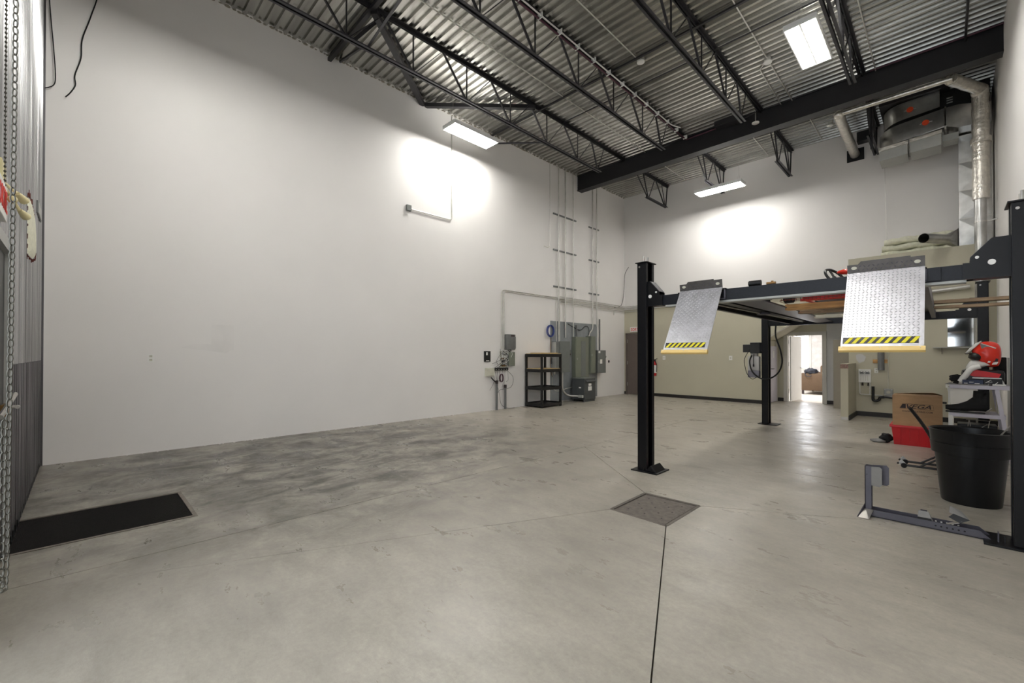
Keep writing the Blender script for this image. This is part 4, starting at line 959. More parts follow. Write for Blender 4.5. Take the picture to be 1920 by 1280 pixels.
B(-1.13, -1.09, 12.2, 12.26, 5.9, 6.9).build('hanger_channel', 'steel', t); B(-1.15, -.98, 12.2, 12.3, 6.86, 6.90).build('hanger_channel', 'steel', t)
tag(MB().tube([(-1.0, 13.62, 6.0), (-.97, 13.62, 4.05)], .004, 5).build('thin_wire', 'emt'), 'thin wire hanging down the back wall to the insulation', 'wire')

# ================================================================ FOUR-POST LIFT
t = thing('car_lift', 'black four-post car lift with raised runways and hanging diamond plate ramps', 'car lift', (-1.1, 7.3, 0))
PH = 2.50
def post(x, y, side, tall=PH):
    # channel open towards the middle; side=+1 opens to +x
    w_, d_, th = .115, .20, .008
    xo = x if side > 0 else x+w_
    m = MB()
    xa, xb = (x, x+th) if side > 0 else (x+w_-th, x+w_)
    m.box(xa, xb, y, y+d_, .015, tall)
    m.box(x, x+w_, y, y+th, .015, tall).box(x, x+w_, y+d_-th, y+d_, .015, tall)
    lipx = (x+w_-th, x+w_) if side > 0 else (x, x+th)
    m.box(*lipx, y+th, y+.05, .015, tall).box(*lipx, y+d_-.05, y+d_-th, .015, tall)
    p = m.build('post', 'liftblack', t, bevel=.002)
    B(x-.02, x+w_+.02, y-.02, y+d_+.02, tall, tall+.012, bev=.003).build('cap_plate', 'liftblack', p)
    for dy in (.05, .15): MB().tube([(x+w_/2, y+dy, tall+.01), (x+w_/2, y+dy, tall+.09)], .011, 10).build('threaded_rod', 'chocksilver', p)
    MB().tube([(x+w_/2, y+.12, tall), (x+w_/2, y+.12, tall-.14)], .018, 10).build('rod_sleeve', 'chocksilver', p)
    MB().tube(smoothpath([(x+w_/2, y+.12, tall-.12), (x+w_/2+.012*side, y+.11, tall-.2), (x+w_/2+.02*side, y+.10, 2.1)]), .006, 6).build('lift_cable', 'chocksilver', p)
    MB().tube([(x+.03, y, tall-.045), (x+.03, y-.006, tall-.045)], .011, 10).build('cap_bolt', 'chocksilver', p)
    bx_ = (x-.06, x+w_+.16) if side > 0 else (x-.15, x+w_+.05)
    bp = B(*bx_, y-.06, y+d_+.06, 0, .014, bev=.002).build('base_plate', 'liftblack', t)
    return p
LX, RX, FY, RY = -2.635, .345, 4.775, 9.68
post(LX, FY, 1); post(RX, FY, -1); post(LX+.03, RY, 1); post(RX+.01, RY, -1)
# lock housing at the left front base
m = MB().prism([(-2.56, .014), (-2.50, .075), (-2.46, .075), (-2.40, .014)], 1, 4.72, 4.99)
lx = MB()
lx.bar((-2.50, 4.74, .035), (-2.42, 4.98, .035), .09, .012)
MB().prism([(4.74, .014), (4.80, .075), (4.86, .014)], 0, -2.55, -2.545).build('base_gusset', 'liftblack', t)
MB().prism([(-2.525, .014), (-2.385, .014), (-2.455, .085)], 1, 4.745, 4.985).build('wheel_stop', 'liftblack', t, bevel=.003)
MB().tube([(-2.66, 4.84, .19), (-2.63, 4.84, .19)], .014, 8).build('knob', 'liftblack', t)
B(.268, .275, 4.80, 4.83, .014, .085).build('base_tab', 'chockgrey', t); B(.300, .307, 4.80, 4.83, .014, .06).build('base_tab', 'black', t)
# crossbeams
zb0, zb1 = 1.975, 2.095
B(-2.35, .16, FY+.05, FY+.16, zb0, zb1, bev=.004).build('front_crossbeam', 'liftblue', t)
B(-2.30, .12, FY+.045, FY+.165, zb0-.02, zb0).build('beam_strip', 'panellight', t)
B(-2.50, .40, RY+.05, RY+.16, zb0-.01, zb1-.01, bev=.004).build('rear_crossbeam', 'liftblue', t)
def crosshead(x0, x1, s, y):
    "gusset ends of the crossbeam; x0 at the post, tip at x1"
    pts = [(x0, 1.975), (x1, 1.975), (x1, 2.10), (x1-s*.04, 2.10), (x1-s*.04, 2.135), (x1-s*.155, 2.272), (x0, 2.272)]
    g = MB()
    for yy_ in (y+.028, y+.165): g.prism(pts, 1, yy_, yy_+.008)
    k = g.build('crosshead_bracket', 'liftblack', t)
    MB().box(min(x0, x1), max(x0, x1), y+.036, y+.165, 1.975, 2.09).build('crosshead_core', 'liftblack', k)
    p = Vector((x1-s*.042, y+.10, 2.14)); q = Vector((x1-s*.153, y+.10, 2.27)); MB().bar(p, q, .13, .006).build('cover_plate', 'steel_grey', k)
    for dx_, dz_, r_ in ((.15, 2.09, .021), (.075, 2.135, .011)):
        MB().tube([(x1-s*dx_*1.0, y+.028, dz_), (x1-s*dx_, y+.020, dz_)], r_, 14).build('pin', 'white', k)
crosshead(LX+.06, -2.33, 1, FY); crosshead(RX+.06, .10, -1, FY)
crosshead(LX+.09, -2.30, 1, RY); crosshead(RX+.07, .12, -1, RY)
B(-.115, -.02, FY+.03, FY+.05, 1.985, 2.09).build('beam_end_cap', 'liftblue', t)
# runways
def runway(x0, x1, tray):
    y0, y1 = FY+.02, RY+.16
    r = MB().box(x0, x1, y0, y1, 2.085, 2.10).build('runway', 'liftblack', t)
    MB().box(x0, x0+.012, y0, y1, 1.99, 2.10).box(x0, x0+.05, y0, y1, 1.985, 1.995).build('side_rail', 'liftblack', r)
    MB().box(x1-.012, x1, y0, y1, 1.99, 2.10).box(x1-.05, x1, y0, y1, 1.985, 1.995).build('side_rail', 'chockgrey', r)
    MB().box((x0+x1)/2-.05, (x0+x1)/2+.05, y0+.1, y1, 2.02, 2.085).build('stiffener', 'liftblack', r)
    if tray: MB().prism([(x1, 1.985), (x1+.19, 2.0), (x1+.19, 2.012), (x1+.005, 1.995)], 1, y0+.1, y1-.05).build('inner_tray', 'chockgrey', r)
    return r
runway(-2.14, -1.63, True); runway(-.61, -.10, False)
MB().tube([(-1.95, 5.4, 2.0), (-1.85, 9.4, 2.0)], .009, 6).build('cable', 'chocksilver', t)
MB().tube([(-1.88, 7.1, 1.985), (-1.88, 7.1, 2.01)], .09, 18).build('pulley', 'chockgrey', t)
# ramps: real diamond plate
def ramp(x0, x1, ytop, ybot, zt, zbm):
    r = bpy.data.objects.new('ramp', None)
    A = Vector((x0, ytop, zt)); W = Vector((x1-x0, 0, 0)); V = Vector((0, ybot-ytop, zbm-zt)); n = W.cross(V).normalized()
    if n.y > 0: n = -n
    if n.z < 0 and abs(n.z) > abs(n.y): n = -n
    Wn = W.normalized(); Vn = V.normalized(); lw, lv = W.length, V.length
    def P(u, v, d=0): return A+Wn*u+Vn*v+n*d
    def plate(u0, u1, v0, v1, d0, d1):
        vs = [P(u, v, d) for d in (d0, d1) for u, v in ((u0, v0), (u1, v0), (u1, v1), (u0, v1))]
        return MB().add(vs, [(0,1,2,3),(7,6,5,4),(0,4,5,1),(1,5,6,2),(2,6,7,3),(3,7,4,0)])
    pl = plate(0, lw, 0, lv, -.006, 0).build('ramp_plate', 'treadplate', t)
    m = MB(); pu, pv = .0265, .0265; nu, nv = int(lw/pu), int(lv/pv)
    for i in range(nu):
        for j in range(nv):
            if j*pv > lv-.10: continue
            c0 = (i+.5)*pu; c1 = (j+.5)*pv; d = (1, 1) if (i+j) % 2 else (1, -1); l_, b_ = .0115, .0034
            dl_ = Vector((d[0], d[1], 0)).normalized(); e = Vector((-dl_.y, dl_.x, 0))
            q = [(-l_, 0), (0, -b_), (l_, 0), (0, b_)]
            vs = [P(c0+dl_.x*a+e.x*b, c1+dl_.y*a+e.y*b, .0002) for a, b in q]+[P(c0, c1, .003)]
            m.add(vs, [(0, 1, 4), (1, 2, 4), (2, 3, 4), (3, 0, 4)])
    tr = m.build('tread_pattern', 'treadplate', pl); tr['kind'] = 'stuff'
    # hazard tape
    tp = plate(.012, lw-.03, lv-.095, lv-.035, .0005, .002).build('hazard_tape', 'black', pl)
    k = .02; tw = .026
    while k < lw-.075:
        vs = [P(k, lv-.037, .0024), P(k+tw, lv-.037, .0024), P(k+tw+.036, lv-.093, .0024), P(k+.036, lv-.093, .0024)]
        MB().add(vs, [(0, 1, 2, 3)]).build('yellow_stripe', 'yellow', t).parent = pl
        k += tw*1.9
    plate(-.012, lw+.008, lv-.004, lv+.034, -.02, .012).build('edge_board', 'yellowwood', pl)
    for u in (.01, lw/2, lw-.02):
        c = P(u, lv+.008, .012); MB().tube([c, c+n*.003], .004, 6).build('screw', 'emt', pl)
    # upper hinge flap, bent back; notched corners and two holes
    F = Vector((0, -.012, .078)); Fn = F.normalized(); fl_ = F.length; nn = Wn.cross(Fn).normalized()
    if nn.y > 0: nn = -nn
    pts = [(0, 0), (0, .068), (.075, .068), (.095, fl_+.012), (lw-.085, fl_+.012), (lw-.085, .068+.012), (lw, .080), (lw, 0)]
    def Q(u, v, d=0): return A+Wn*u+Fn*v+nn*d
    k = len(pts); vs = [Q(u, v, d) for d in (0, .006) for u, v in pts]
    fp = MB().add(vs, [tuple(range(k)), tuple(range(k, 2*k))[::-1]]+[(a, (a+1) % k, k+(a+1) % k, k+a) for a in range(k)]).build('hinge_flap', 'shadeplate', pl)
    for u in (.048, lw-.045):
        o_ = [(u+.020*math.cos(2*PI*a/14), .038+.014*math.sin(2*PI*a/14)) for a in range(14)]
        vs = [Q(a, b, d) for d in (.0065, .009) for a, b in o_]
        MB().add(vs, [tuple(range(14)), tuple(range(14, 28))[::-1]]+[(a, (a+1) % 14, 14+(a+1) % 14, 14+a) for a in range(14)]).build('hinge_hole', 'greybox', pl)
    m = MB()
    for i in range(int(lw/.03)):
        for j in range(2):
            c0, c1 = (i+.6)*.03+.01*j, .018+.03*j; d = 1 if (i+j) % 2 else -1
            if c0 > lw-.02: continue
            vs = [Q(c0-.009, c1-.009*d, .0065), Q(c0+.003, c1-.003*d, .0065), Q(c0+.009, c1+.009*d, .0065), Q(c0-.003, c1+.003*d, .0065), Q(c0, c1, .009)]
            m.add(vs, [(0, 1, 4), (1, 2, 4), (2, 3, 4), (3, 0, 4)])
    m.build('flap_tread', 'chockgrey', pl)['kind'] = 'stuff'
ramp(-2.11, -1.655, FY+.015, 4.36, 2.115, 1.44)
ramp(-.605, -.108, FY+.015, 4.40, 2.115, 1.455)
for x in (-2.06, -1.70, -.56, -.15): B(x-.02, x+.02, FY+.02, FY+.06, 2.06, 2.12).build('hinge_lug', 'liftblack', t)
# power unit on rear left post
t = thing('lift_power_unit', 'black motor pump with pale oil tank mounted on the rear left lift post', 'power unit', (-2.75, 9.66, .9))
B(-2.80, -2.62, 9.62, 9.78, 1.42, 1.64, bev=.01).build('motor', 'black', t); B(-2.94, -2.80, 9.64, 9.76, 1.44, 1.60, bev=.01).build('capacitor_box', 'black', t)
B(-2.62, -2.60, 9.66, 9.80, 1.45, 1.62).build('mounting_plate', 'black', t)
B(-2.85, -2.645, 9.64, 9.78, 1.07, 1.36, bev=.015).build('oil_tank', 'tank', t, smooth=40)
B(-2.85, -2.645, 9.64, 9.78, .93, 1.07, bev=.01).build('tank_bottom', 'oil', t, smooth=40)
B(-2.80, -2.68, 9.66, 9.76, 1.36, 1.42).build('pump_block', 'chocksilver', t)
MB().tube(smoothpath([(-2.73, 9.62, 1.40), (-2.73, 9.61, 1.3), (-2.73, 9.61, 1.18)]), .007, 6).tube([(-2.73, 9.61, 1.2), (-2.73, 9.61, 1.15)], .013, 8).build('plug_cord', 'rubber', t)
MB().tube(smoothpath([(-2.80, 9.62, 1.5), (-2.90, 9.61, 1.3), (-2.88, 9.61, 1.1), (-2.84, 9.62, .98), (-2.76, 9.62, .90), (-2.68, 9.62, .94)]), .006, 6).build('thin_hose', 'rubber', t)
tag(MB().tube(smoothpath([(-2.33, 9.60, 1.97), (-2.33, 9.59, 1.75), (-2.25, 9.58, 1.48), (-2.22, 9.57, 1.25), (-2.28, 9.56, 1.05), (-2.42, 9.55, .93), (-2.58, 9.55, .92), (-2.74, 9.57, 1.05), (-2.80, 9.6, 1.25), (-2.76, 9.6, 1.38)], 8), .014, 8).build('hydraulic_hose', 'rubber', smooth=60), 'thick black hydraulic hose looping from the lift to its power unit', 'hose')
# boards across the lift
for i, (y, x0, x1, z0, z1, m_, lab) in enumerate(((6.45, -1.46, -.60, 1.972, 2.045, 'wood', 'fresh yellow wooden board between the lift runways, nearest'), (7.15, -1.46, -.60, 1.972, 2.03, 'oldwood', 'weathered board between the lift runways, just behind the yellow one'), (8.2, -1.46, -.60, 1.972, 2.02, 'greybox', 'greyish board between the runways, farthest'),
        (8.0, -.115, XR, 2.072, 2.115, 'oldwood', 'weathered board with a knot spanning from the lift to the right wall'), (8.0, -.115, XR, 2.005, 2.04, 'oldwood', 'lower board spanning from the lift to the right wall'))):
    tag(B(x0, x1, y, y+.14, z0, z1, bev=.003).build('wooden_board', m_), lab, 'board')
# go-kart stored on the boards
t = thing('go_kart', 'red and black go-kart stored on boards up between the lift runways', 'go-kart', (-1.02, 7.0, 2.075))
kz = 2.09
for a, b in (((-1.30, 6.5, kz), (-.70, 6.5, kz)), ((-1.28, 7.9, kz), (-.74, 7.9, kz)), ((-1.25, 6.5, kz), (-1.2, 7.9, kz)), ((-.75, 6.5, kz), (-.8, 7.9, kz))): MB().tube([a, b], .016, 8).build('frame_tube', 'red', t)
MB().tube([(-1.30, 6.28, 2.12), (-.72, 6.28, 2.12)], .02, 10).build('axle', 'black', t)
for x, y in ((-1.38, 6.30), (-.66, 6.28), (-1.34, 7.95), (-.68, 7.95)):
    m = MB(); pf = [(.05, -.05), (.11, -.055), (.128, -.045), (.132, 0), (.128, .045), (.11, .055), (.05, .05)]
    vs_ = []; n = 20
    for r_, xx in pf:
        for k in range(n): vs_.append((x+xx, y+r_*.78*math.cos(2*PI*k/n), 2.145+r_*.78*math.sin(2*PI*k/n)))
    m.add(vs_, [(i*n+k, i*n+(k+1) % n, (i+1)*n+(k+1) % n, (i+1)*n+k) for i in range(6) for k in range(n)])
    w_ = m.build('tyre', 'rubber', t, smooth=50); MB().tube([(x-.04, y, 2.145), (x+.04, y, 2.145)], .045, 14).build('wheel_hub', 'chocksilver', w_)
B(-1.18, -.85, 6.6, 7.7, 2.10, 2.112).build('floor_pan', 'chockgrey', t)
B(-1.25, -.80, 6.33, 6.40, 2.07, 2.13, bev=.02).build('bumper', 'red', t, smooth=40)
m = MB(); cc = Vector((-.93, 6.42, 2.33)); ax = Vector((.55, -.30, .45)).normalized(); u_ = ax.cross(Vector((0, 0, 1))).normalized(); v_ = ax.cross(u_)
m.tube([cc+(u_*math.cos(2*PI*k/24)+v_*math.sin(2*PI*k/24))*.125 for k in range(25)], .015, 8, False)
for k in range(3):
    a = 2*PI*k/3+.5; m.bar(cc-ax*.01, cc+(u_*math.cos(a)+v_*math.sin(a))*.12, .035, .008, tuple(ax))
m.build('steering_wheel', 'black', t, smooth=50)
MB().tube([cc, (-1.0, 6.9, 2.13)], .012, 8).build('steering_column', 'black', t)
MB().sphere((-.80, 6.35, 2.37), .07, (1.5, 1, .45), 10).build('nose_panel', 'redhelmet', t, smooth=60)
MB().tube(smoothpath([(-.88, 6.33, 2.36), (-.82, 6.32, 2.27), (-.70, 6.32, 2.25), (-.66, 6.32, 2.3)]), .008, 6).build('panel_strut', 'ink', t)
MB().tube([(-.74, 6.4, 2.12), (-.80, 6.38, 2.34)], .014, 8).build('panel_post', 'red', t)
# things on the crossbeam / runway
t = thing('metal_roller', 'short dark cylinder lying on top of the front crossbeam', 'cylinder', (-1.38, FY+.1, 2.095))
MB().tube([(-1.42, FY+.09, 2.125), (-1.31, FY+.09, 2.125)], .030, 16).build('barrel', 'pot', t, smooth=40); MB().tube([(-1.424, FY+.09, 2.125), (-1.42, FY+.09, 2.125)], .024, 16).build('end_cap', 'ink', t)
t = thing('brass_fitting', 'small brass pipe fitting lying on the front crossbeam', 'pipe fitting', (-1.22, FY+.1, 2.095))
MB().tube([(-1.26, FY+.09, 2.11), (-1.18, FY+.09, 2.11)], .014, 10).tube([(-1.21, FY+.09, 2.10), (-1.21, FY+.09, 2.132)], .012, 8).build('fitting_body', 'copper', t, smooth=40)
t = thing('wire_tray', 'rusty wire tray lying under the go-kart between the runways', 'tray', (-1.1, 6.2, 2.07))
m = MB()
for k in range(22): m.tube([(-1.44+.04*k, 6.20, 2.06), (-1.44+.04*k, 6.20, 2.09)], .003, 4)
m.tube([(-1.46, 6.20, 2.075), (-.60, 6.20, 2.075)], .005, 5).tube([(-1.46, 6.42, 2.077), (-.60, 6.42, 2.077)], .004, 5).tube([(-1.46, 6.20, 2.06), (-1.46, 6.8, 2.06)], .004, 5)
m.build('wire_grid', 'rust', t)

# ================================================================ FLOOR THINGS RIGHT
# motorcycle wheel chock
t = thing('wheel_chock', 'grey steel motorcycle wheel chock lying on the floor by the right lift post', 'wheel chock', (-.12, 4.87, 0))
cy0, cy1 = 4.83, 4.95
m = MB().box(-.47, .215, cy0, cy1, .004, .010)
m.prism([(-.47, .006), (.245, .006), (.18, .062), (-.47, .062)], 1, cy0, cy0+.005).prism([(-.47, .006), (.245, .006), (.18, .062), (-.47, .062)], 1, cy1-.005, cy1)
m.build('base_channel', 'chockgrey', t)
MB().box(-.50, -.455, cy0+.01, cy0+.015, .01, .43).box(-.50, -.495, cy0+.01, cy0+.09, .01, .43).box(-.50, -.455, cy0+.085, cy0+.09, .01, .43).build('upright', 'chockgrey', t)
MB().add([(-.50, cy0, .058), (-.44, cy0, .058), (-.462, cy0-.10, .003), (-.535, cy0-.10, .003), (-.50, cy0, .062), (-.44, cy0, .062), (-.462, cy0-.104, .005), (-.535, cy0-.104, .005)], [(0,1,2,3),(7,6,5,4),(0,4,5,1),(1,5,6,2),(2,6,7,3),(3,7,4,0)]).build('front_foot', 'chocksilver', t)
MB().add([(-.50, cy0+.01, .10), (-.50, cy0+.01, .004), (-.54, cy0-.10, .004), (-.504, cy0+.01, .10), (-.504, cy0+.01, .004), (-.544, cy0-.10, .004)], [(0,1,2),(5,4,3),(0,3,4,1),(1,4,5,2),(2,5,3,0)]).build('foot_gusset', 'chockgrey', t)
def cradle(x0, z0, wdt, hgt, ysp, tilt, xt, name='cradle_plate'):
    k = thing
    pl = MB()
    pts = [(0, 0), (wdt*.9, 0), (wdt, .015), (wdt, hgt-.03), (wdt-.03, hgt), (0, hgt)]
    for yy_, s in ((cy0+.005, 1), (cy0+.10, -1)):
        vs = []
        for d in (0, .004):
            for a, b in pts:
                ca, sa = math.cos(tilt), math.sin(tilt)
                vs.append((x0+a*ca-b*sa, yy_+d+s*(-.20*a+.0), z0+a*sa+b*ca))
        n = len(pts); pl.add(vs, [tuple(range(n)), tuple(range(n, 2*n))[::-1]]+[(q, (q+1) % n, n+(q+1) % n, n+q) for q in range(n)])
    return pl.build(name, 'chocksilver', t)
MB().prism([(-.455, .27), (-.40, .265), (-.385, .28), (-.385, .42), (-.40, .435), (-.455, .43)], 1, cy0+.005, cy0+.009).build('upper_cheek', 'padgrey', t)
MB().prism([(-.455, .27), (-.36, .265), (-.345, .28), (-.345, .42), (-.36, .44), (-.455, .43)], 1, cy0+.09, cy0+.094).build('upper_cheek', 'chockgrey', t)
def quadplate(q, name, m_, th=.004):
    q = [Vector(p) for p in q]; n_ = (q[1]-q[0]).cross(q[2]-q[0]).normalized()*th
    vs = q+[p+n_ for p in q]; MB().add(vs, [(0,1,2,3),(7,6,5,4),(0,4,5,1),(1,5,6,2),(2,6,7,3),(3,7,4,0)]).build(name, m_, t)
quadplate([(-.165, cy0+.008, .078), (-.085, cy0+.008, .078), (-.10, cy0+.03, .125), (-.16, cy0+.03, .125)], 'cradle_plate', 'padgrey')
quadplate([(-.165, cy0+.008, .045), (-.085, cy0+.008, .040), (-.085, cy0+.008, .078), (-.165, cy0+.008, .078)], 'cradle_lip', 'black')
quadplate([(-.085, cy0+.008, .078), (-.10, cy0+.03, .125), (-.07, cy0+.03, .055), (-.065, cy0+.01, .05)], 'cradle_side', 'padgrey')
quadplate([(-.155, cy1-.02, .06), (-.105, cy1-.02, .06), (-.11, cy1-.025, .12), (-.15, cy1-.025, .12)], 'cradle_plate', 'chockgrey')
quadplate([(.015, cy0+.03, .150), (.125, cy0+.03, .120), (.085, cy0+.07, .165), (.02, cy0+.07, .195)], 'cradle_plate', 'padgrey')
quadplate([(.075, cy0+.015, .085), (.13, cy0+.03, .118), (.04, cy0+.03, .148), (.012, cy0+.02, .118)], 'cradle_lip', 'black')
MB().bar((.0, cy0+.05, .05), (.075, cy0+.045, .085), .05, .005).bar((.075, cy0+.045, .085), (.12, cy0+.04, .12), .02, .005).build('cradle_arm', 'chocksilver', t)
for k in range(6): MB().tube([(-.06+.032*k, cy0-.0005, .035), (-.06+.032*k, cy0-.002, .035)], .0065, 10).build('bolt_hole', 'inner', t)
for k in range(5): MB().tube([(-.06+.032*k, cy1-.006, .040), (-.06+.032*k, cy1-.007, .040)], .0065, 10).build('bolt_hole', 'white', t)
MB().tube([(-.485, cy0+.009, .36), (-.485, cy0+.008, .36)], .004, 8).build('bolt_hole', 'inner', t)

# planter pot
t = thing('plant_pot', 'large black plastic planter pot standing empty in front of the shelf', 'planter', (.165, 5.98, 0))
px, py = .165, 5.98
MB().lathe([(.20, 0), (.203, .01), (.245, .455), (.268, .46), (.278, .56), (.272, .562), (.285, .665), (.29, .68), (.278, .685), (.268, .67), (.235, .40), (.19, .03), (.01, .03)], (px, py, 0), 48).build('pot_shell', 'pot', t, smooth=25)
tag(MB().bar((.29, 5.75, .60), (.45, 5.86, .83), .012, .004).build('metal_strip', 'chocksilver'), 'thin metal strip sticking up out of the black pot', 'metal strip')
# paddock stand
t = thing('paddock_stand', 'black tubular motorcycle paddock stand on the floor behind the pot', 'stand', (-.2, 7.3, 0))
for y in (7.20, 7.46):
    MB().tube([(-.36, y, .035), (.02, y, .035)], .014, 8).build('arm_tube', 'black', t, smooth=50)
    MB().tube([(-.22, y, .04), (-.04, y, .17)], .011, 8).build('brace_tube', 'black', t, smooth=50)
    MB().tube([(-.365, y-.015, .03), (-.365, y+.015, .03)], .03, 12).build('roller', 'rubber', t)
    MB().bar((-.36, y, .04), (-.40, y, .085), .006, .04).bar((-.36, y, .04), (-.43, y, .05), .006, .02).build('hook_plate', 'chocksilver', t)
    MB().tube([(-.42, y-.02, .05), (-.42, y+.02, .05)], .010, 8).build('rubber_tip', 'rubber', t)
MB().tube([(.02, 7.18, .035), (.02, 7.48, .035)], .014, 8).build('cross_tube', 'black', t)
MB().tube(smoothpath([(-.04, 7.33, .17), (-.12, 7.2, .40), (-.20, 7.1, .58), (-.30, 7.0, .76)]), .018, 10).build('lever_tube', 'black', t, smooth=60)
MB().tube([(-.04, 7.20, .17), (-.04, 7.46, .17)], .012, 8).build('cross_tube', 'black', t)
# red bin with lid flange and cardboard box
t = thing('storage_bin', 'red plastic storage bin on the floor under the cardboard box', 'storage bin', (-.28, 9.2, 0))
rx0, rx1, ry0, ry1, rz = -.60, .00, 8.97, 9.42, .30
m = MB(); vs_ = [(rx0+.03, ry0+.03, 0), (rx1-.03, ry0+.03, 0), (rx1-.03, ry1-.03, 0), (rx0+.03, ry1-.03, 0), (rx0, ry0, rz), (rx1, ry0, rz), (rx1, ry1, rz), (rx0, ry1, rz)]
m.add(vs_, [(0,1,2,3),(7,6,5,4),(0,4,5,1),(1,5,6,2),(2,6,7,3),(3,7,4,0)]).build('bin_body', 'red', t)
for k in range(5):
    x = rx0+.06+k*.10; MB().add([(x, ry0+.022, .015), (x+.05, ry0+.022, .015), (x+.05, ry0-.008, rz-.03), (x, ry0-.008, rz-.03), (x, ry0+.05, .015), (x+.05, ry0+.05, .015), (x+.05, ry0+.02, rz-.03), (x, ry0+.02, rz-.03)], [(0,1,2,3),(7,6,5,4),(0,4,5,1),(1,5,6,2),(2,6,7,3),(3,7,4,0)]).build('rib', 'red', t)
B(rx0-.02, rx1+.02, ry0-.02, ry1+.02, rz-.03, rz+.005, bev=.006).build('rim', 'red', t)
t = thing('cardboard_box', 'brown cardboard box with large slanted dark lettering on the red bin', 'box', (-.31, 9.2, .305))
cx0, cx1, cyb, cz0, cz1 = -.585, -.03, 8.985, .305, .765
B(cx0, cx1, cyb, cyb+.40, cz0, cz1).build('box_body', 'cardboard', t)
for pts in ([(cx0, cyb, cz1), (cx1, cyb, cz1), (cx1-.05, cyb+.18, cz1+.018), (cx0+.05, cyb+.18, cz1+.010)], [(cx0, cyb+.40, cz1), (cx1, cyb+.40, cz1), (cx1-.1, cyb+.2, cz1+.045), (cx0+.2, cyb+.2, cz1+.03)]):
    vs_ = [Vector(p) for p in pts]; vs_ += [p+Vector((0, 0, .004)) for p in vs_]
    MB().add(vs_, [(0,1,2,3),(7,6,5,4),(0,4,5,1),(1,5,6,2),(2,6,7,3),(3,7,4,0)]).build('top_flap', 'cardboard', t)
text('VEGA', 'lettering', 'ink', t, (-.285, cyb-.001, .605), (1, 0, 0), (0, 0, 1), .062, .0006, width=.27, shear=.35)
MB().prism([(-.495, .574), (-.43, .574), (-.43, .636), (-.465, .636)], 1, cyb-.0015, cyb).build('logo_block', 'ink', t)
fr = MB()
for a, b in (((-.50, .568), (-.12, .568)), ((-.465, .642), (-.13, .642)), ((-.50, .568), (-.465, .642)), ((-.12, .568), (-.13, .642))): fr.bar((a[0], cyb-.001, a[1]), (b[0], cyb-.001, b[1]), .002, .003)
fr.build('logo_outline', 'ink', t)
text('WWW.VEGATIRES.COM', 'lettering', 'ink', t, (-.305, cyb-.001, .527), (1, 0, 0), (0, 0, 1), .022, .0006, width=.34)
t = thing('black_rag', 'black and grey cloth heap against the left side of the red bin', 'cloth', (-.68, 9.05, 0))
crumple((-.67, 9.08, .075), .085, (.9, 1, .9), 2).build('dark_fold', 'rubber', t, smooth=60); crumple((-.77, 9.0, .03), .06, (1.4, .8, .5), 5).build('light_fold', 'fabric', t, smooth=60)

# shelf unit at right wall
t = thing('shelf_unit', 'white and lilac plastic step shelf against the right wall', 'shelf', (.3, 8.9, 0))
def trap(m, x0, x1, y0, y1, z0, z1, inset=0):
    return m.box(x0, x1, y0, y1, z0, z1, bev=.006)
MB().box(.04, .60, 8.52, 9.15, .93, .985, bev=.008).build('shelf_top', 'lilacdoor', t)
MB().box(.04, .56, 8.52, 9.10, .545, .595, bev=.006).build('lower_shelf', 'lilacdoor', t)
for (x, xb, y) in ((.05, .09, 8.54), (.55, .60, 8.54), (.05, .09, 9.10), (.55, .60, 9.10)):
    if x < .1: MB().bar((x+.0, y, .56), (xb-.04, y, 0), .04, .05).build('leg', 'white', t)
    else: MB().bar((x-.07, y, .93), (xb-.0, y, 0), .04, .05).build('leg', 'lilacdoor', t)
B(.50, .52, 8.75, 9.10, .6, .93).build('side_panel', 'greybox', t)
B(.03, .05, 8.9, 9.12, .0, .93).build('back_support', 'white', t)
# things on it
t = thing('motocross_helmet', 'red and white motocross helmet, topmost on the white shelf', 'helmet', (.36, 8.72, 1.2))
ol = [(.505, 1.24), (.525, 1.30), (.535, 1.40), (.525, 1.50), (.49, 1.555), (.43, 1.575), (.36, 1.57), (.31, 1.535), (.265, 1.47), (.262, 1.42), (.30, 1.36), (.33, 1.30), (.37, 1.25), (.44, 1.225)]
hy = 8.72
def dense(o, k=3):
    out = smoothpath([(a, 0, b) for a, b in o+[o[0]]], k); return [(v.x, v.z) for v in out[:-1]]
pillow(dense(ol), (.41, 1.41), .135, hy, 12).build('shell', 'redhelmet', t, smooth=70)
pillow(dense([(.215, 1.255), (.20, 1.21), (.215, 1.18), (.26, 1.18), (.30, 1.20), (.40, 1.24), (.47, 1.26), (.44, 1.32), (.36, 1.31), (.30, 1.33), (.25, 1.315)]), (.30, 1.25), .115, hy, 10).build('chin_bar', 'white', t, smooth=70)
pillow(dense([(.225, 1.355), (.24, 1.41), (.30, 1.435), (.36, 1.41), (.37, 1.35), (.33, 1.315), (.27, 1.32)]), (.30, 1.37), .128, hy, 8).build('eye_port', 'black', t, smooth=70)
pillow([(.20, 1.42), (.215, 1.405), (.30, 1.50), (.355, 1.575), (.35, 1.585), (.30, 1.555), (.24, 1.485)], (.28, 1.49), .10, hy, 8).build('peak', 'white', t, smooth=40)
pillow([(.19, 1.41), (.20, 1.40), (.36, 1.425), (.36, 1.438)], (.28, 1.418), .11, hy, 6).build('peak_edge', 'ink', t, smooth=40)
yf = hy-.126
def decal(o, m, name, dy=0): MB().prism(o, 1, yf+dy-.004, yf+dy+.03).build(name, m, t)
decal([(.335, 1.54), (.41, 1.515), (.475, 1.475), (.44, 1.44), (.385, 1.40), (.36, 1.43)], 'fabric', 'side_graphic', .004)
decal([(.34, 1.545), (.345, 1.552), (.48, 1.485), (.475, 1.475)], 'white', 'side_stripe')
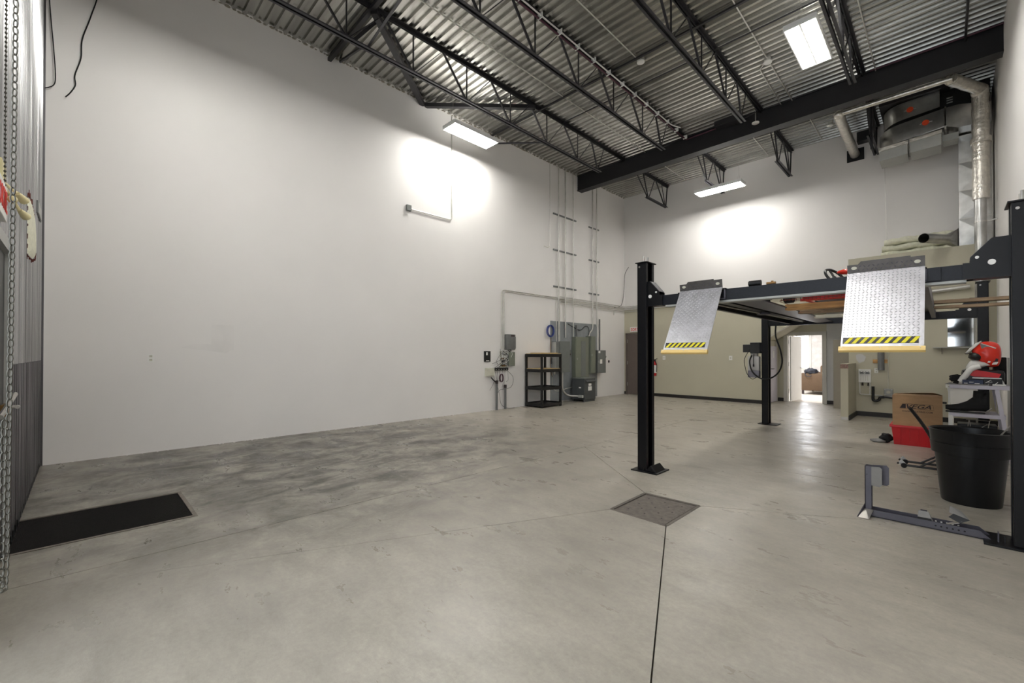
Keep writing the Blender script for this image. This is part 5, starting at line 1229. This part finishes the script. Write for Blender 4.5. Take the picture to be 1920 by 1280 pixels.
decal([(.43, 1.345), (.455, 1.385), (.485, 1.385), (.47, 1.35), (.50, 1.34), (.49, 1.30), (.45, 1.30)], 'ink', 'side_patch', .006)
decal([(.40, 1.29), (.425, 1.29), (.46, 1.40), (.455, 1.41)], 'white', 'side_stripe', .004)
decal([(.44, 1.262), (.485, 1.265), (.50, 1.30), (.455, 1.295)], 'white', 'side_patch', .012)
t = thing('body_armour', 'red white and black riding body protector under the red helmet', 'body armour', (.36, 8.7, .985))
B(.16, .56, 8.58, 8.95, .99, 1.19, bev=.05).build('padding', 'black', t, smooth=50)
MB().tube(smoothpath([(.14, 8.57, 1.03), (.19, 8.56, 1.10), (.25, 8.56, 1.20), (.33, 8.57, 1.24)]), .035, 10).build('shoulder_bar', 'white', t, smooth=60)
MB().prism([(.20, 1.13), (.28, 1.10), (.50, 1.09), (.52, 1.14), (.30, 1.19)], 1, 8.555, 8.58).build('red_panel', 'red', t)
MB().prism([(.26, 1.075), (.50, 1.065), (.54, 1.0), (.555, 1.0), (.52, 1.09), (.26, 1.09)], 1, 8.553, 8.575).build('white_piping', 'white', t)
t = thing('riding_gloves', 'black riding gloves lying at the left end of the shelf top', 'gloves', (.08, 8.62, .985))
crumple((.10, 8.60, 1.07), .065, (1.1, .9, .8), 3).build('glove', 'rubber', t, smooth=60)
for k in range(4): MB().tube(smoothpath([(.10+.012*k, 8.57, 1.04), (.085+.012*k, 8.555, 1.01), (.075+.014*k, 8.55, .992)]), .009, 6).build('finger', 'rubber', t, smooth=60)
t = thing('printed_box', 'small navy box with white print on the shelf under the helmet', 'box', (.27, 8.56, .985))
B(.165, .36, 8.53, 8.555, .99, 1.055, bev=.003).build('box_body', 'navy', t)
for k in range(3): B(.18+.05*k, .215+.055*k, 8.528, 8.53, 1.005+.015*(k % 2), 1.012+.015*(k % 2)).build('print', 'white', t)
t = thing('number_stencil', 'black plate with white outline figures beside the navy box', 'plate', (.43, 8.55, .985))
B(.365, .53, 8.54, 8.55, .99, 1.075).build('plate', 'black', t)
for pts in ([(.38, 1.02), (.43, 1.06), (.44, 1.03), (.39, 1.03)], [(.40, 1.005), (.46, 1.0), (.49, 1.03)]):
    MB().tube([(a, 8.538, b) for a, b in pts], .003, 5).build('outline', 'white', t)
t = thing('squeegee', 'long thin tool with white handle lying along the shelf edge', 'tool', (.3, 8.53, .985))
MB().tube([(.08, 8.525, .992), (.42, 8.525, .992)], .005, 6).build('shaft', 'chocksilver', t); B(.44, .56, 8.515, 8.53, .985, 1.005, bev=.003).build('handle', 'white', t); B(.41, .44, 8.515, 8.53, .985, 1.005).build('collar', 'ink', t)
tag(MB().prism([(.0, .985), (.05, 1.005), (.16, .99), (.15, .984), (.05, .984)], 1, 8.52, 8.70).build('folded_cloth', 'fabric'), 'grey folded cloth at the left edge of the shelf top', 'cloth')
# boot
t = thing('riding_boot', 'tall black riding boot lying on the lower shelf', 'boot', (.24, 8.62, .6))
m = MB(); ring = []
sec = [(-.01, .06, .035, .035), (.04, .055, .05, .045), (.12, .065, .052, .055), (.20, .085, .055, .08), (.25, .115, .055, .105), (.32, .14, .055, .13), (.38, .15, .055, .14)]
vs_ = []; n = 14
for xx, zc, wy, hz_ in sec:
    for k in range(n):
        a = 2*PI*k/n; vs_.append((xx+.01, 8.66+wy*math.cos(a), max(.602, .60+zc+hz_*math.sin(a)*.9)))
m.add(vs_, [(i*n+k, i*n+(k+1) % n, (i+1)*n+(k+1) % n, (i+1)*n+k) for i in range(len(sec)-1) for k in range(n)]+[tuple(range(n)), tuple((len(sec)-1)*n+k for k in range(n))])
m.build('boot_foot', 'rubber', t, smooth=60)
MB().tube([(.32, 8.66, .74), (.325, 8.66, .90)], [.06, .055], 14).build('boot_shaft', 'rubber', t, smooth=50)
B(.0, .38, 8.60, 8.72, .595, .61, bev=.005).build('sole', 'black', t)
MB().tube([(.40, 8.60, .64), (.44, 8.59, .68)], .008, 6).tube([(.36, 8.59, .62), (.42, 8.59, .64)], .006, 6).build('buckle', 'chocksilver', t)
# bits under shelf
t = thing('wire_rack', 'small chrome wire rack standing on the floor under the shelf', 'rack', (.25, 8.7, 0))
for a, b in (((.17, .03), (.23, .50)), ((.23, .50), (.30, .03)), ((.17, .25), (.40, .45)), ((.36, .03), (.42, .50)), ((.2, .5), (.43, .5))): MB().tube([(a[0], 8.68, a[1]), (b[0], 8.68, b[1])], .005, 6).build('wire', 'chocksilver', t)
tag(B(.12, .50, 8.80, 9.1, 0, .42, bev=.01).build('crate', 'black'), 'black crate on the floor under the shelf', 'crate')
t = thing('black_jug', 'black upright canister at the back of the shelf by the wall', 'canister', (.5, 9.0, .985))
B(.47, .59, 8.86, 9.08, .986, 1.36, bev=.015).build('canister_body', 'rubber', t, smooth=40); MB().tube([(.53, 8.97, 1.36), (.53, 8.97, 1.39)], .02, 10).build('cap', 'ink', t)
t = thing('mop_handle', 'white pipe standing upright against the right wall', 'pipe', (.66, 9.6, 0))
MB().tube([(.665, 9.5, 0), (.665, 9.5, 1.35)], .03, 12).build('pipe', 'panellight', t, smooth=50)
